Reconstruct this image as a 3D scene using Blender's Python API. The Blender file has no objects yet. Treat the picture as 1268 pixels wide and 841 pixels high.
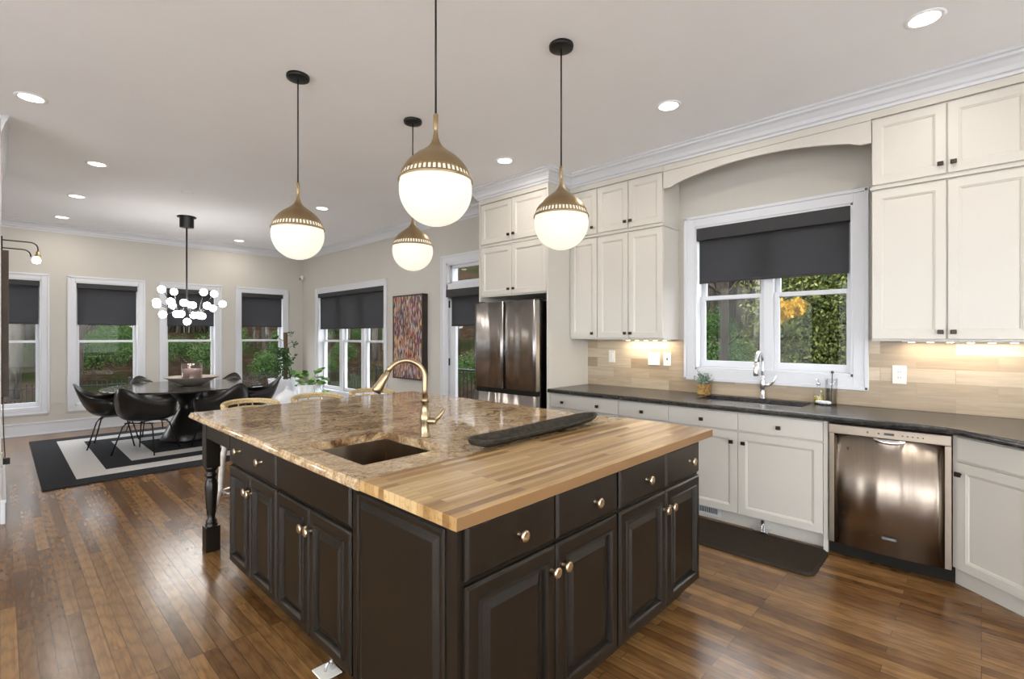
import bpy, bmesh, math, random
from mathutils import Vector, Matrix
R = math.radians
PI = math.pi
scene = bpy.context.scene
COL = scene.collection

# ------------------------------------------------------------------ camera
cam_d = bpy.data.cameras.new('camera')
cam_d.sensor_width = 36.0
cam_d.lens = 607.0 / 1268.0 * 36.0
cam_d.shift_y = -4.5 / 1268.0
cam_d.clip_start = 0.02
cam_d.clip_end = 300
cam = bpy.data.objects.new('camera', cam_d)
COL.objects.link(cam)
cam.location = (0, 0, 1.44)
cam.rotation_euler = (R(90), 0, -math.atan(634 / 607.0))
scene.camera = cam

# ------------------------------------------------------------------ world
world = bpy.data.worlds.new('overcast_sky')
scene.world = world
world.use_nodes = True
_nt = world.node_tree
_bg = _nt.nodes['Background']
_bg.inputs['Color'].default_value = (0.93, 0.95, 1.0, 1)
_bg.inputs['Strength'].default_value = 8.0

vs = scene.view_settings
vs.view_transform = 'Standard'
vs.look = 'None'
vs.gamma = 1.0
vs.use_curve_mapping = False
vs.exposure = 0.10
DOWN_W = 6.0          # watts of one recessed ceiling light
PEND_E = 0.82          # radiance of a pendant globe
CEIL = 3.10

# ------------------------------------------------------------------ materials
def mat(name, col=(0.8, 0.8, 0.8), rough=0.5, metal=0.0, spec=None, emis=None, est=0.0, coat=0.0, trans=0.0, ior=None):
    m = bpy.data.materials.new(name)
    m.use_nodes = True
    b = m.node_tree.nodes['Principled BSDF']
    b.inputs['Base Color'].default_value = (*col, 1)
    b.inputs['Roughness'].default_value = rough
    b.inputs['Metallic'].default_value = metal
    if spec is not None: b.inputs['Specular IOR Level'].default_value = spec
    if emis: b.inputs['Emission Color'].default_value = (*emis, 1); b.inputs['Emission Strength'].default_value = est
    if coat: b.inputs['Coat Weight'].default_value = coat; b.inputs['Coat Roughness'].default_value = 0.03
    if trans: b.inputs['Transmission Weight'].default_value = trans
    if ior: b.inputs['IOR'].default_value = ior
    return m

def nodes(m): return m.node_tree.nodes, m.node_tree.links, m.node_tree.nodes['Principled BSDF']

def coords(N, L, scale=(1, 1, 1), rot=(0, 0, 0), loc=(0, 0, 0), src='Object'):
    tc = N.new('ShaderNodeTexCoord'); mp = N.new('ShaderNodeMapping')
    mp.inputs['Scale'].default_value = scale
    mp.inputs['Rotation'].default_value = rot
    mp.inputs['Location'].default_value = loc
    L.new(tc.outputs[src], mp.inputs['Vector'])
    return mp.outputs['Vector']

def worldpos(N, L, scale=(1, 1, 1), rot=(0, 0, 0)):
    g = N.new('ShaderNodeNewGeometry'); mp = N.new('ShaderNodeMapping')
    mp.inputs['Scale'].default_value = scale
    mp.inputs['Rotation'].default_value = rot
    L.new(g.outputs['Position'], mp.inputs['Vector'])
    return mp.outputs['Vector']

def noise(N, L, vec, scale=5, detail=4, rough=0.55, dist=0.0):
    n = N.new('ShaderNodeTexNoise')
    n.inputs['Scale'].default_value = scale; n.inputs['Detail'].default_value = detail
    n.inputs['Roughness'].default_value = rough; n.inputs['Distortion'].default_value = dist
    L.new(vec, n.inputs['Vector']); return n

def ramp(N, L, fac, stops, interp='LINEAR'):
    r = N.new('ShaderNodeValToRGB'); cr = r.color_ramp; cr.interpolation = interp
    while len(cr.elements) < len(stops): cr.elements.new(0.5)
    for e, (p, c) in zip(cr.elements, stops): e.position = p; e.color = (*c, 1)
    L.new(fac, r.inputs['Fac']); return r

def mixc(N, L, fac, a, b, mode='MIX'):
    x = N.new('ShaderNodeMix'); x.data_type = 'RGBA'; x.blend_type = mode
    if isinstance(fac, (int, float)): x.inputs[0].default_value = fac
    else: L.new(fac, x.inputs[0])
    for s, v in ((6, a), (7, b)):
        if isinstance(v, tuple): x.inputs[s].default_value = (*v, 1)
        else: L.new(v, x.inputs[s])
    return x.outputs[2]

def bump(N, L, b, h, st=0.3, dist=0.01):
    bp = N.new('ShaderNodeBump'); bp.inputs['Strength'].default_value = st; bp.inputs['Distance'].default_value = dist
    L.new(h, bp.inputs['Height']); L.new(bp.outputs['Normal'], b.inputs['Normal'])

def soft_variation(m, col, amt=0.04, scale=2.0):
    N, L, b = nodes(m)
    n = noise(N, L, worldpos(N, L), scale, 3)
    lo = tuple(c * (1 - amt) for c in col); hi = tuple(min(1, c * (1 + amt)) for c in col)
    r = ramp(N, L, n.outputs['Fac'], [(0.3, lo), (0.7, hi)])
    L.new(r.outputs['Color'], b.inputs['Base Color'])
    return m

M = {}
M['wall'] = soft_variation(mat('greige_wall_paint', rough=0.7, spec=0.25), (0.53, 0.505, 0.46), 0.02)
M['ceiling'] = soft_variation(mat('ceiling_paint', rough=0.8, spec=0.2), (0.90, 0.905, 0.92), 0.01)
M['trim'] = soft_variation(mat('white_trim_paint', rough=0.35), (0.635, 0.645, 0.675), 0.01)
M['cab'] = soft_variation(mat('cream_white_cabinet_paint', rough=0.38), (0.60, 0.568, 0.512), 0.015)
M['dark_gap'] = soft_variation(mat('dark_recess', rough=0.8, spec=0.1), (0.02, 0.018, 0.015), 0.05)
M['black_metal'] = soft_variation(mat('black_metal', rough=0.4, metal=0.6), (0.02, 0.02, 0.02), 0.1)
M['bronze'] = soft_variation(mat('dark_bronze', rough=0.4, metal=0.8), (0.05, 0.04, 0.032), 0.15, 40)
M['champagne'] = soft_variation(mat('champagne_nickel', rough=0.28, metal=1), (0.78, 0.62, 0.42), 0.15, 90)
M['brass'] = soft_variation(mat('aged_brass', rough=0.38, metal=1), (0.40, 0.30, 0.17), 0.08, 10)
M['faucet_brass'] = soft_variation(mat('champagne_bronze_faucet', rough=0.3, metal=1), (0.40, 0.31, 0.195), 0.05, 10)
M['chrome'] = soft_variation(mat('chrome', rough=0.2, metal=1), (0.75, 0.75, 0.76), 0.03, 10)
M['white_plastic'] = soft_variation(mat('white_plastic', rough=0.35), (0.78, 0.76, 0.70), 0.01)
M['slot'] = soft_variation(mat('dark_slot', rough=0.6), (0.05, 0.05, 0.05), 0.05)
M['black_plastic'] = soft_variation(mat('black_moulded_plastic', rough=0.28), (0.016, 0.015, 0.014), 0.15)
M['white_ceramic'] = soft_variation(mat('white_glazed_ceramic', rough=0.25), (0.78, 0.79, 0.83), 0.01)
M['wax'] = soft_variation(mat('mauve_wax', rough=0.6), (0.34, 0.29, 0.28), 0.05, 20)
M['soil'] = soft_variation(mat('soil', rough=0.95), (0.05, 0.035, 0.02), 0.4, 60)
M['cord'] = soft_variation(mat('black_cord', rough=0.5), (0.015, 0.015, 0.015), 0.1)
M['brown_frame'] = soft_variation(mat('dark_walnut_frame', rough=0.45), (0.075, 0.05, 0.03), 0.2, 8)
M['black_frame'] = soft_variation(mat('black_brown_frame', rough=0.45), (0.03, 0.022, 0.016), 0.2, 8)
M['rubber'] = None

# emissive things that are lamps
def lamp_mat(name, col, st):
    m = mat(name, (0.9, 0.9, 0.88), 0.3, emis=col, est=st)
    return m
M['globe'] = mat('opal_glass_lit', (0.30, 0.29, 0.27), 0.3, emis=(1.0, 0.93, 0.76), est=PEND_E)
M['small_globe'] = lamp_mat('lit_glass_globe', (1.0, 0.97, 0.93), 24.0)
M['lens'] = lamp_mat('downlight_lens', (1.0, 0.97, 0.92), 9.0)
M['led'] = lamp_mat('led_strip', (1.0, 0.86, 0.66), 12.0)
M['bulb'] = lamp_mat('sconce_bulb', (1.0, 0.85, 0.6), 5.0)

# floor: stained oak strips along Y
def floor_mat():
    m = mat('stained_oak_strip_floor', rough=0.2, spec=0.5)
    N, L, b = nodes(m)
    v = worldpos(N, L, rot=(0, 0, R(90)))
    br = N.new('ShaderNodeTexBrick')
    br.inputs['Color1'].default_value = (0, 0, 0, 1); br.inputs['Color2'].default_value = (1, 1, 1, 1)
    br.inputs['Mortar'].default_value = (0.5, 0.5, 0.5, 1)
    br.inputs['Scale'].default_value = 1.0
    br.inputs['Brick Width'].default_value = 0.85; br.inputs['Row Height'].default_value = 0.058
    br.inputs['Mortar Size'].default_value = 0.0008; br.inputs['Mortar Smooth'].default_value = 0.1
    br.offset = 0.37; br.offset_frequency = 3; br.squash = 1.0
    L.new(v, br.inputs['Vector'])
    # offset grain per strip
    g = N.new('ShaderNodeNewGeometry')
    add = N.new('ShaderNodeVectorMath'); add.operation = 'MULTIPLY_ADD'
    L.new(br.outputs['Color'], add.inputs[0]); add.inputs[1].default_value = (7.0, 13.0, 3.0); L.new(g.outputs['Position'], add.inputs[2])
    mp = N.new('ShaderNodeMapping'); mp.inputs['Scale'].default_value = (26.0, 1.3, 1.0)
    L.new(add.outputs[0], mp.inputs['Vector'])
    gr = noise(N, L, mp.outputs['Vector'], 1.6, 6, 0.62, 0.9)
    mp2 = N.new('ShaderNodeMapping'); mp2.inputs['Scale'].default_value = (9.0, 0.9, 1.0)
    L.new(add.outputs[0], mp2.inputs['Vector'])
    wv = N.new('ShaderNodeTexWave'); wv.wave_type = 'RINGS'; wv.inputs['Scale'].default_value = 2.3
    wv.inputs['Distortion'].default_value = 7.0; wv.inputs['Detail'].default_value = 3.0; wv.inputs['Detail Scale'].default_value = 1.2
    L.new(mp2.outputs['Vector'], wv.inputs['Vector'])
    base = ramp(N, L, br.outputs['Color'], [(0.0, (0.12, 0.056, 0.019)), (0.5, (0.19, 0.096, 0.034)), (1.0, (0.28, 0.150, 0.055))])
    grain = ramp(N, L, gr.outputs['Fac'], [(0.28, (0.60, 0.56, 0.52)), (0.52, (0.95, 0.95, 0.95)), (0.75, (1.25, 1.2, 1.1))])
    ring = ramp(N, L, wv.outputs['Fac'], [(0.0, (0.62, 0.58, 0.55)), (0.35, (1, 1, 1)), (1.0, (1.1, 1.1, 1.08))])
    c = mixc(N, L, 1.0, base.outputs['Color'], grain.outputs['Color'], 'MULTIPLY')
    c = mixc(N, L, 0.4, c, ring.outputs['Color'], 'MULTIPLY')
    c = mixc(N, L, br.outputs['Fac'], c, (0.025, 0.013, 0.006))
    L.new(c, b.inputs['Base Color'])
    big = noise(N, L, worldpos(N, L), 1.5, 3)
    rr = ramp(N, L, big.outputs['Fac'], [(0.3, (0.19, 0.19, 0.19)), (0.7, (0.24, 0.24, 0.24))])
    L.new(rr.outputs['Color'], b.inputs['Roughness'])
    b.inputs['Coat Weight'].default_value = 0.0
    return m
M['floor'] = floor_mat()

def granite_mat():
    m = mat('brown_gold_granite', rough=0.09, spec=0.6, coat=0.15)
    N, L, b = nodes(m)
    v = worldpos(N, L)
    warp = noise(N, L, v, 2.2, 5, 0.6, 1.0)
    va = N.new('ShaderNodeVectorMath'); va.operation = 'MULTIPLY_ADD'
    L.new(warp.outputs['Color'], va.inputs[0]); va.inputs[1].default_value = (0.75, 0.75, 0.5); L.new(v, va.inputs[2])
    mp = N.new('ShaderNodeMapping'); mp.inputs['Rotation'].default_value = (0, 0, R(35)); mp.inputs['Scale'].default_value = (1.2, 4.6, 2)
    L.new(va.outputs[0], mp.inputs['Vector'])
    flow = noise(N, L, mp.outputs['Vector'], 2.1, 8, 0.68, 0.8)
    fine = noise(N, L, v, 62, 5, 0.72)
    mid = noise(N, L, v, 17, 5, 0.7, 1.5)
    c = ramp(N, L, flow.outputs['Fac'], [(0.28, (0.115, 0.060, 0.028)), (0.38, (0.29, 0.175, 0.085)), (0.48, (0.52, 0.375, 0.215)), (0.60, (0.62, 0.48, 0.315)), (0.74, (0.42, 0.275, 0.145))]).outputs['Color']
    spk = ramp(N, L, fine.outputs['Fac'], [(0.34, (0.42, 0.36, 0.31)), (0.46, (0.97, 0.95, 0.93)), (0.66, (1.28, 1.25, 1.2))]).outputs['Color']
    md = ramp(N, L, mid.outputs['Fac'], [(0.35, (0.52, 0.47, 0.43)), (0.52, (1, 1, 1)), (0.7, (1.15, 1.12, 1.1))]).outputs['Color']
    c = mixc(N, L, 0.85, c, spk, 'MULTIPLY'); c = mixc(N, L, 0.8, c, md, 'MULTIPLY')
    L.new(c, b.inputs['Base Color'])
    return m
M['granite'] = granite_mat()

def butcher_mat():
    m = mat('maple_butcher_block', rough=0.3, spec=0.5)
    N, L, b = nodes(m)
    v = worldpos(N, L)
    br = N.new('ShaderNodeTexBrick')
    br.inputs['Color1'].default_value = (0, 0, 0, 1); br.inputs['Color2'].default_value = (1, 1, 1, 1); br.inputs['Mortar'].default_value = (0.4, 0.4, 0.4, 1)
    br.inputs['Scale'].default_value = 1.0; br.inputs['Brick Width'].default_value = 0.62; br.inputs['Row Height'].default_value = 0.032
    br.inputs['Mortar Size'].default_value = 0.0005; br.offset = 0.43; br.offset_frequency = 2
    sp = N.new('ShaderNodeSeparateXYZ'); cb = N.new('ShaderNodeCombineXYZ')
    L.new(v, sp.inputs[0]); L.new(sp.outputs['X'], cb.inputs['X']); L.new(sp.outputs['Y'], cb.inputs['Y'])
    L.new(cb.outputs[0], br.inputs['Vector'])
    va = N.new('ShaderNodeVectorMath'); va.operation = 'MULTIPLY_ADD'
    L.new(br.outputs['Color'], va.inputs[0]); va.inputs[1].default_value = (5, 9, 3); L.new(v, va.inputs[2])
    mp = N.new('ShaderNodeMapping'); mp.inputs['Scale'].default_value = (2.2, 38, 38)
    L.new(va.outputs[0], mp.inputs['Vector'])
    gr = noise(N, L, mp.outputs['Vector'], 1.5, 5, 0.6, 0.6)
    base = ramp(N, L, br.outputs['Color'], [(0.0, (0.20, 0.10, 0.032)), (0.3, (0.39, 0.232, 0.09)), (0.7, (0.49, 0.32, 0.14)), (1.0, (0.60, 0.43, 0.22))]).outputs['Color']
    gc = ramp(N, L, gr.outputs['Fac'], [(0.3, (0.6, 0.52, 0.44)), (0.5, (1, 1, 1)), (0.75, (1.1, 1.08, 1.02))]).outputs['Color']
    c = mixc(N, L, 0.8, base, gc, 'MULTIPLY')
    c = mixc(N, L, br.outputs['Fac'], c, (0.22, 0.12, 0.05))
    L.new(c, b.inputs['Base Color'])
    return m
M['butcher'] = butcher_mat()

def black_cab_mat():
    m = mat('espresso_painted_wood', rough=0.30, spec=0.45)
    N, L, b = nodes(m)
    n = noise(N, L, worldpos(N, L, (30, 30, 2)), 2, 4)
    r = ramp(N, L, n.outputs['Fac'], [(0.3, (0.0085, 0.006, 0.0038)), (0.7, (0.013, 0.009, 0.0055))])
    L.new(r.outputs['Color'], b.inputs['Base Color'])
    return m
M['espresso'] = black_cab_mat()

def dark_counter_mat():
    m = mat('leathered_black_granite', rough=0.24, spec=0.6)
    N, L, b = nodes(m)
    v = worldpos(N, L)
    n = noise(N, L, v, 16, 7, 0.7, 1.2); f = noise(N, L, v, 90, 3, 0.7)
    c = ramp(N, L, n.outputs['Fac'], [(0.35, (0.016, 0.015, 0.015)), (0.55, (0.045, 0.042, 0.04)), (0.75, (0.12, 0.11, 0.10))]).outputs['Color']
    L.new(c, b.inputs['Base Color'])
    bump(N, L, b, f.outputs['Fac'], 0.18, 0.003)
    return m
M['dark_counter'] = dark_counter_mat()

def tile_mat():
    m = mat('striated_stone_tile', rough=0.32)
    N, L, b = nodes(m)
    g = N.new('ShaderNodeNewGeometry'); sp = N.new('ShaderNodeSeparateXYZ'); cb = N.new('ShaderNodeCombineXYZ')
    L.new(g.outputs['Position'], sp.inputs[0]); L.new(sp.outputs['Y'], cb.inputs['X']); L.new(sp.outputs['Z'], cb.inputs['Y'])
    mp0 = N.new('ShaderNodeMapping'); mp0.inputs['Location'].default_value = (0.08, -0.914, 0)
    L.new(cb.outputs[0], mp0.inputs['Vector'])
    br = N.new('ShaderNodeTexBrick')
    br.inputs['Color1'].default_value = (0, 0, 0, 1); br.inputs['Color2'].default_value = (1, 1, 1, 1); br.inputs['Mortar'].default_value = (0.5, 0.5, 0.5, 1)
    br.inputs['Scale'].default_value = 1.0; br.inputs['Brick Width'].default_value = 0.41; br.inputs['Row Height'].default_value = 0.0985
    br.inputs['Mortar Size'].default_value = 0.0014; br.inputs['Mortar Smooth'].default_value = 0.2; br.offset = 0.5
    L.new(mp0.outputs['Vector'], br.inputs['Vector'])
    va = N.new('ShaderNodeVectorMath'); va.operation = 'MULTIPLY_ADD'
    L.new(br.outputs['Color'], va.inputs[0]); va.inputs[1].default_value = (3, 7, 2); L.new(cb.outputs[0], va.inputs[2])
    mp = N.new('ShaderNodeMapping'); mp.inputs['Scale'].default_value = (2.2, 26, 1)
    L.new(va.outputs[0], mp.inputs['Vector'])
    gr = noise(N, L, mp.outputs['Vector'], 1.4, 5, 0.6, 0.5)
    base = ramp(N, L, br.outputs['Color'], [(0.0, (0.34, 0.255, 0.165)), (0.5, (0.45, 0.355, 0.245)), (1.0, (0.54, 0.45, 0.33))]).outputs['Color']
    gc = ramp(N, L, gr.outputs['Fac'], [(0.3, (0.80, 0.78, 0.76)), (0.7, (1.1, 1.1, 1.1))]).outputs['Color']
    c = mixc(N, L, 0.9, base, gc, 'MULTIPLY')
    c = mixc(N, L, br.outputs['Fac'], c, (0.30, 0.25, 0.19))
    L.new(c, b.inputs['Base Color'])
    inv = N.new('ShaderNodeMath'); inv.operation = 'SUBTRACT'; inv.inputs[0].default_value = 1.0; L.new(br.outputs['Fac'], inv.inputs[1])
    bump(N, L, b, inv.outputs[0], 0.4, 0.003)
    return m
M['tile'] = tile_mat()

def steel_mat(name, col, rough, stretch=(90, 90, 1.2), st=0.05):
    m = mat(name, col, rough, 1.0)
    N, L, b = nodes(m)
    n = noise(N, L, worldpos(N, L, stretch), 3, 3)
    r = ramp(N, L, n.outputs['Fac'], [(0.3, tuple(c * 0.93 for c in col)), (0.7, tuple(min(1, c * 1.06) for c in col))])
    L.new(r.outputs['Color'], b.inputs['Base Color'])
    w = noise(N, L, worldpos(N, L, (3.2, 3.2, 0.35)), 1.6, 1)
    bump(N, L, b, w.outputs['Fac'], 0.5, st)
    b.inputs['Anisotropic'].default_value = 0.85; b.inputs['Anisotropic Rotation'].default_value = 0.25
    tg = N.new('ShaderNodeTangent'); tg.direction_type = 'RADIAL'; tg.axis = 'Z'; L.new(tg.outputs[0], b.inputs['Tangent'])
    return m
M['steel'] = steel_mat('brushed_stainless', (0.34, 0.285, 0.235), 0.27)
M['fridge_steel'] = steel_mat('fridge_stainless', (0.38, 0.355, 0.34), 0.27)
M['steel_trim'] = soft_variation(mat('satin_stainless_trim', rough=0.35, metal=1), (0.30, 0.25, 0.20), 0.05, 20)
M['dark_steel'] = steel_mat('dark_stainless_side', (0.10, 0.09, 0.08), 0.3)
M['sink_bronze'] = steel_mat('brown_composite_sink', (0.25, 0.195, 0.14), 0.32)
M['sink_steel'] = steel_mat('sink_stainless', (0.42, 0.42, 0.42), 0.28)

def glass_mat():
    m = bpy.data.materials.new('window_glass'); m.use_nodes = True
    N = m.node_tree.nodes; L = m.node_tree.links
    for n in list(N): N.remove(n)
    out = N.new('ShaderNodeOutputMaterial'); mx = N.new('ShaderNodeMixShader'); tr = N.new('ShaderNodeBsdfTransparent'); gl = N.new('ShaderNodeBsdfGlossy')
    gl.inputs['Roughness'].default_value = 0.01
    tr.inputs['Color'].default_value = (0.96, 0.97, 0.965, 1)
    lw = N.new('ShaderNodeLayerWeight'); lw.inputs['Blend'].default_value = 0.5
    pw = N.new('ShaderNodeMath'); pw.operation = 'POWER'; pw.inputs[1].default_value = 5.0; L.new(lw.outputs['Facing'], pw.inputs[0])
    ma = N.new('ShaderNodeMath'); ma.operation = 'MULTIPLY_ADD'; ma.inputs[1].default_value = 0.8; ma.inputs[2].default_value = 0.006; L.new(pw.outputs[0], ma.inputs[0])
    L.new(ma.outputs[0], mx.inputs[0]); L.new(tr.outputs[0], mx.inputs[1]); L.new(gl.outputs[0], mx.inputs[2]); L.new(mx.outputs[0], out.inputs[0])
    return m
M['glass'] = glass_mat()

def clear_mat(name, col, ior=1.3):
    m = bpy.data.materials.new(name); m.use_nodes = True
    N = m.node_tree.nodes; L = m.node_tree.links
    for n in list(N): N.remove(n)
    out = N.new('ShaderNodeOutputMaterial'); mx = N.new('ShaderNodeMixShader'); tr = N.new('ShaderNodeBsdfTransparent'); gl = N.new('ShaderNodeBsdfGlossy')
    gl.inputs['Roughness'].default_value = 0.03; tr.inputs['Color'].default_value = (*col, 1)
    lw = N.new('ShaderNodeLayerWeight'); lw.inputs['Blend'].default_value = 0.5
    pw = N.new('ShaderNodeMath'); pw.operation = 'POWER'; pw.inputs[1].default_value = 4.0; L.new(lw.outputs['Facing'], pw.inputs[0])
    ma = N.new('ShaderNodeMath'); ma.operation = 'MULTIPLY_ADD'; ma.inputs[1].default_value = 0.6; ma.inputs[2].default_value = 0.07; L.new(pw.outputs[0], ma.inputs[0])
    L.new(ma.outputs[0], mx.inputs[0]); L.new(tr.outputs[0], mx.inputs[1]); L.new(gl.outputs[0], mx.inputs[2]); L.new(mx.outputs[0], out.inputs[0])
    return m
M['clear'] = clear_mat('clear_drinking_glass', (0.97, 0.98, 0.98))
M['pink_glass'] = clear_mat('smoky_pink_glass', (0.90, 0.85, 0.84))
M['soap'] = mat('yellow_soap', (0.55, 0.47, 0.08), 0.25, trans=0.4)

def shade_mat():
    m = bpy.data.materials.new('charcoal_screen_fabric'); m.use_nodes = True
    N = m.node_tree.nodes; L = m.node_tree.links
    b = N['Principled BSDF']; b.inputs['Roughness'].default_value = 0.8
    n = noise(N, L, worldpos(N, L), 220, 2)
    r = ramp(N, L, n.outputs['Fac'], [(0.3, (0.016, 0.016, 0.018)), (0.7, (0.034, 0.034, 0.037))]); L.new(r.outputs['Color'], b.inputs['Base Color'])
    out = N['Material Output']; mx = N.new('ShaderNodeMixShader'); tr = N.new('ShaderNodeBsdfTransparent')
    mx.inputs[0].default_value = 0.07
    tl = N.new('ShaderNodeBsdfTranslucent'); tl.inputs['Color'].default_value = (0.30, 0.30, 0.33, 1)
    mt = N.new('ShaderNodeMixShader'); mt.inputs[0].default_value = 0.22; L.new(b.outputs[0], mt.inputs[1]); L.new(tl.outputs[0], mt.inputs[2])
    L.new(mt.outputs[0], mx.inputs[1]); L.new(tr.outputs[0], mx.inputs[2]); L.new(mx.outputs[0], out.inputs[0])
    return m
M['shade'] = shade_mat()
M['valance'] = soft_variation(mat('charcoal_valance', rough=0.7), (0.028, 0.027, 0.029), 0.05, 50)

def cloth(name, a, b_, scale=180):
    m = mat(name, rough=0.95, spec=0.1); N, L, b = nodes(m)
    n = noise(N, L, worldpos(N, L), scale, 3)
    r = ramp(N, L, n.outputs['Fac'], [(0.35, a), (0.65, b_)]); L.new(r.outputs['Color'], b.inputs['Base Color'])
    bump(N, L, b, n.outputs['Fac'], 0.4, 0.003); return m
M['rug_black'] = cloth('black_rug_pile', (0.018, 0.019, 0.022), (0.035, 0.036, 0.04))
M['rug_white'] = cloth('ivory_rug_pile', (0.50, 0.49, 0.48), (0.60, 0.59, 0.57))
M['mat_rubber'] = cloth('brown_black_foam', (0.030, 0.024, 0.018), (0.040, 0.031, 0.023), 60)
M['tray'] = cloth('weathered_black_wood', (0.025, 0.022, 0.017), (0.06, 0.052, 0.038), 40)
M['tray'].node_tree.nodes['Principled BSDF'].inputs['Roughness'].default_value = 0.5
M['stone_top'] = soft_variation(mat('dark_polished_stone', rough=0.12, spec=0.6), (0.055, 0.05, 0.047), 0.5, 6)
M['bowl_clay'] = soft_variation(mat('pale_clay_bowl', rough=0.6), (0.33, 0.285, 0.245), 0.15, 20)
M['cane'] = cloth('natural_rattan', (0.50, 0.37, 0.19), (0.68, 0.54, 0.32), 70)
M['pale_wood'] = cloth('whitewashed_wood', (0.58, 0.53, 0.47), (0.70, 0.65, 0.59), 30)
M['moss_pole'] = cloth('coir_pole', (0.06, 0.04, 0.025), (0.16, 0.11, 0.07), 60)
M['bark_pot'] = cloth('mottled_wooden_pot', (0.20, 0.10, 0.03), (0.46, 0.30, 0.12), 45)

def leafm(name, a, b_, c_=None, scale=3.0, rough=0.6):
    m = mat(name, rough=rough, spec=0.12); N, L, b = nodes(m)
    oi = N.new('ShaderNodeNewGeometry')
    st = [(0.0, a), (0.6, b_), (1.0, c_ or b_)]
    r = ramp(N, L, oi.outputs['Random Per Island'], st)
    L.new(r.outputs['Color'], b.inputs['Base Color']); return m
M['leaf_house'] = leafm('houseplant_leaf', (0.07, 0.16, 0.04), (0.16, 0.32, 0.08), (0.28, 0.45, 0.12))
M['leaf_dark'] = leafm('dark_houseplant_leaf', (0.02, 0.05, 0.02), (0.06, 0.12, 0.04))
M['leaf_grey'] = leafm('grey_green_leaf', (0.10, 0.15, 0.11), (0.24, 0.31, 0.24))
M['leaf_evergreen'] = leafm('holly_leaf', (0.012, 0.022, 0.005), (0.07, 0.09, 0.02), (0.20, 0.21, 0.06))
M['leaf_shrub'] = leafm('shrub_leaf', (0.010, 0.024, 0.005), (0.030, 0.062, 0.014), (0.07, 0.115, 0.03))
M['leaf_tan'] = leafm('dry_beech_leaf', (0.04, 0.024, 0.014), (0.10, 0.066, 0.04), (0.19, 0.14, 0.09))
M['leaf_gold'] = leafm('golden_patch', (0.36, 0.19, 0.012), (0.45, 0.27, 0.02))

def bark(name, a, b_):
    m = mat(name, rough=0.95, spec=0.05); N, L, b = nodes(m)
    n = noise(N, L, worldpos(N, L, (8, 8, 1.2)), 3, 5, 0.65)
    r = ramp(N, L, n.outputs['Fac'], [(0.35, a), (0.65, b_)]); L.new(r.outputs['Color'], b.inputs['Base Color']); return m
M['bark_grey'] = bark('grey_bark', (0.035, 0.030, 0.025), (0.10, 0.09, 0.075))
M['bark_pale'] = bark('pale_bark', (0.12, 0.11, 0.09), (0.25, 0.23, 0.20))
M['bark_dark'] = bark('dark_bark', (0.02, 0.017, 0.013), (0.05, 0.042, 0.033))
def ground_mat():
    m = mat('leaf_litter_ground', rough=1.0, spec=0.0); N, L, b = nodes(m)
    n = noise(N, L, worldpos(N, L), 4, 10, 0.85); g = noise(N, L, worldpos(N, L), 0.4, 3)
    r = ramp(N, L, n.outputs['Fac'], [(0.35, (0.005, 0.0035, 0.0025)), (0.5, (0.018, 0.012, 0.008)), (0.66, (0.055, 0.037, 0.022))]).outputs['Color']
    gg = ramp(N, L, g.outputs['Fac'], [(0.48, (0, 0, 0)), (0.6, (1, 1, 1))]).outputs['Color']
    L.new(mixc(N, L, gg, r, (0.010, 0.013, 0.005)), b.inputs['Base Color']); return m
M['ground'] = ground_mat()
M['paving'] = cloth('pale_bounce_paving', (0.70, 0.69, 0.67), (0.78, 0.77, 0.75), 3)  # kept near white so the added slab bounces daylight inside
M['deck'] = cloth('weathered_deck', (0.16, 0.14, 0.12), (0.26, 0.24, 0.21), 10)

def art_mat():
    m = mat('abstract_paint_streaks', rough=0.4); N, L, b = nodes(m)
    g = N.new('ShaderNodeNewGeometry'); sp = N.new('ShaderNodeSeparateXYZ'); cb = N.new('ShaderNodeCombineXYZ')
    L.new(g.outputs['Position'], sp.inputs[0]); L.new(sp.outputs['Y'], cb.inputs['X']); L.new(sp.outputs['Z'], cb.inputs['Y'])
    mp = N.new('ShaderNodeMapping'); mp.inputs['Scale'].default_value = (75, 15, 1); L.new(cb.outputs[0], mp.inputs['Vector'])
    vo = N.new('ShaderNodeTexVoronoi'); vo.inputs['Scale'].default_value = 1.0; L.new(mp.outputs[0], vo.inputs['Vector'])
    sc = N.new('ShaderNodeSeparateColor'); L.new(vo.outputs['Color'], sc.inputs[0])
    pal = [(0.0, (0.02, 0.015, 0.02)), (0.16, (0.30, 0.03, 0.03)), (0.26, (0.50, 0.47, 0.45)), (0.42, (0.34, 0.13, 0.05)), (0.52, (0.04, 0.03, 0.05)), (0.62, (0.20, 0.02, 0.06)), (0.72, (0.62, 0.42, 0.12)), (0.82, (0.35, 0.30, 0.32)), (0.92, (0.06, 0.12, 0.14))]
    r = ramp(N, L, sc.outputs[0], pal, 'CONSTANT').outputs['Color']
    big = noise(N, L, cb.outputs[0], 3.2, 2)
    warm = ramp(N, L, big.outputs['Fac'], [(0.40, (0.62, 0.62, 0.72)), (0.52, (0.9, 0.8, 0.78)), (0.66, (1.1, 0.72, 0.42))]).outputs['Color']
    L.new(mixc(N, L, 0.8, r, warm, 'MULTIPLY'), b.inputs['Base Color']); return m
M['art'] = art_mat()

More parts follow.
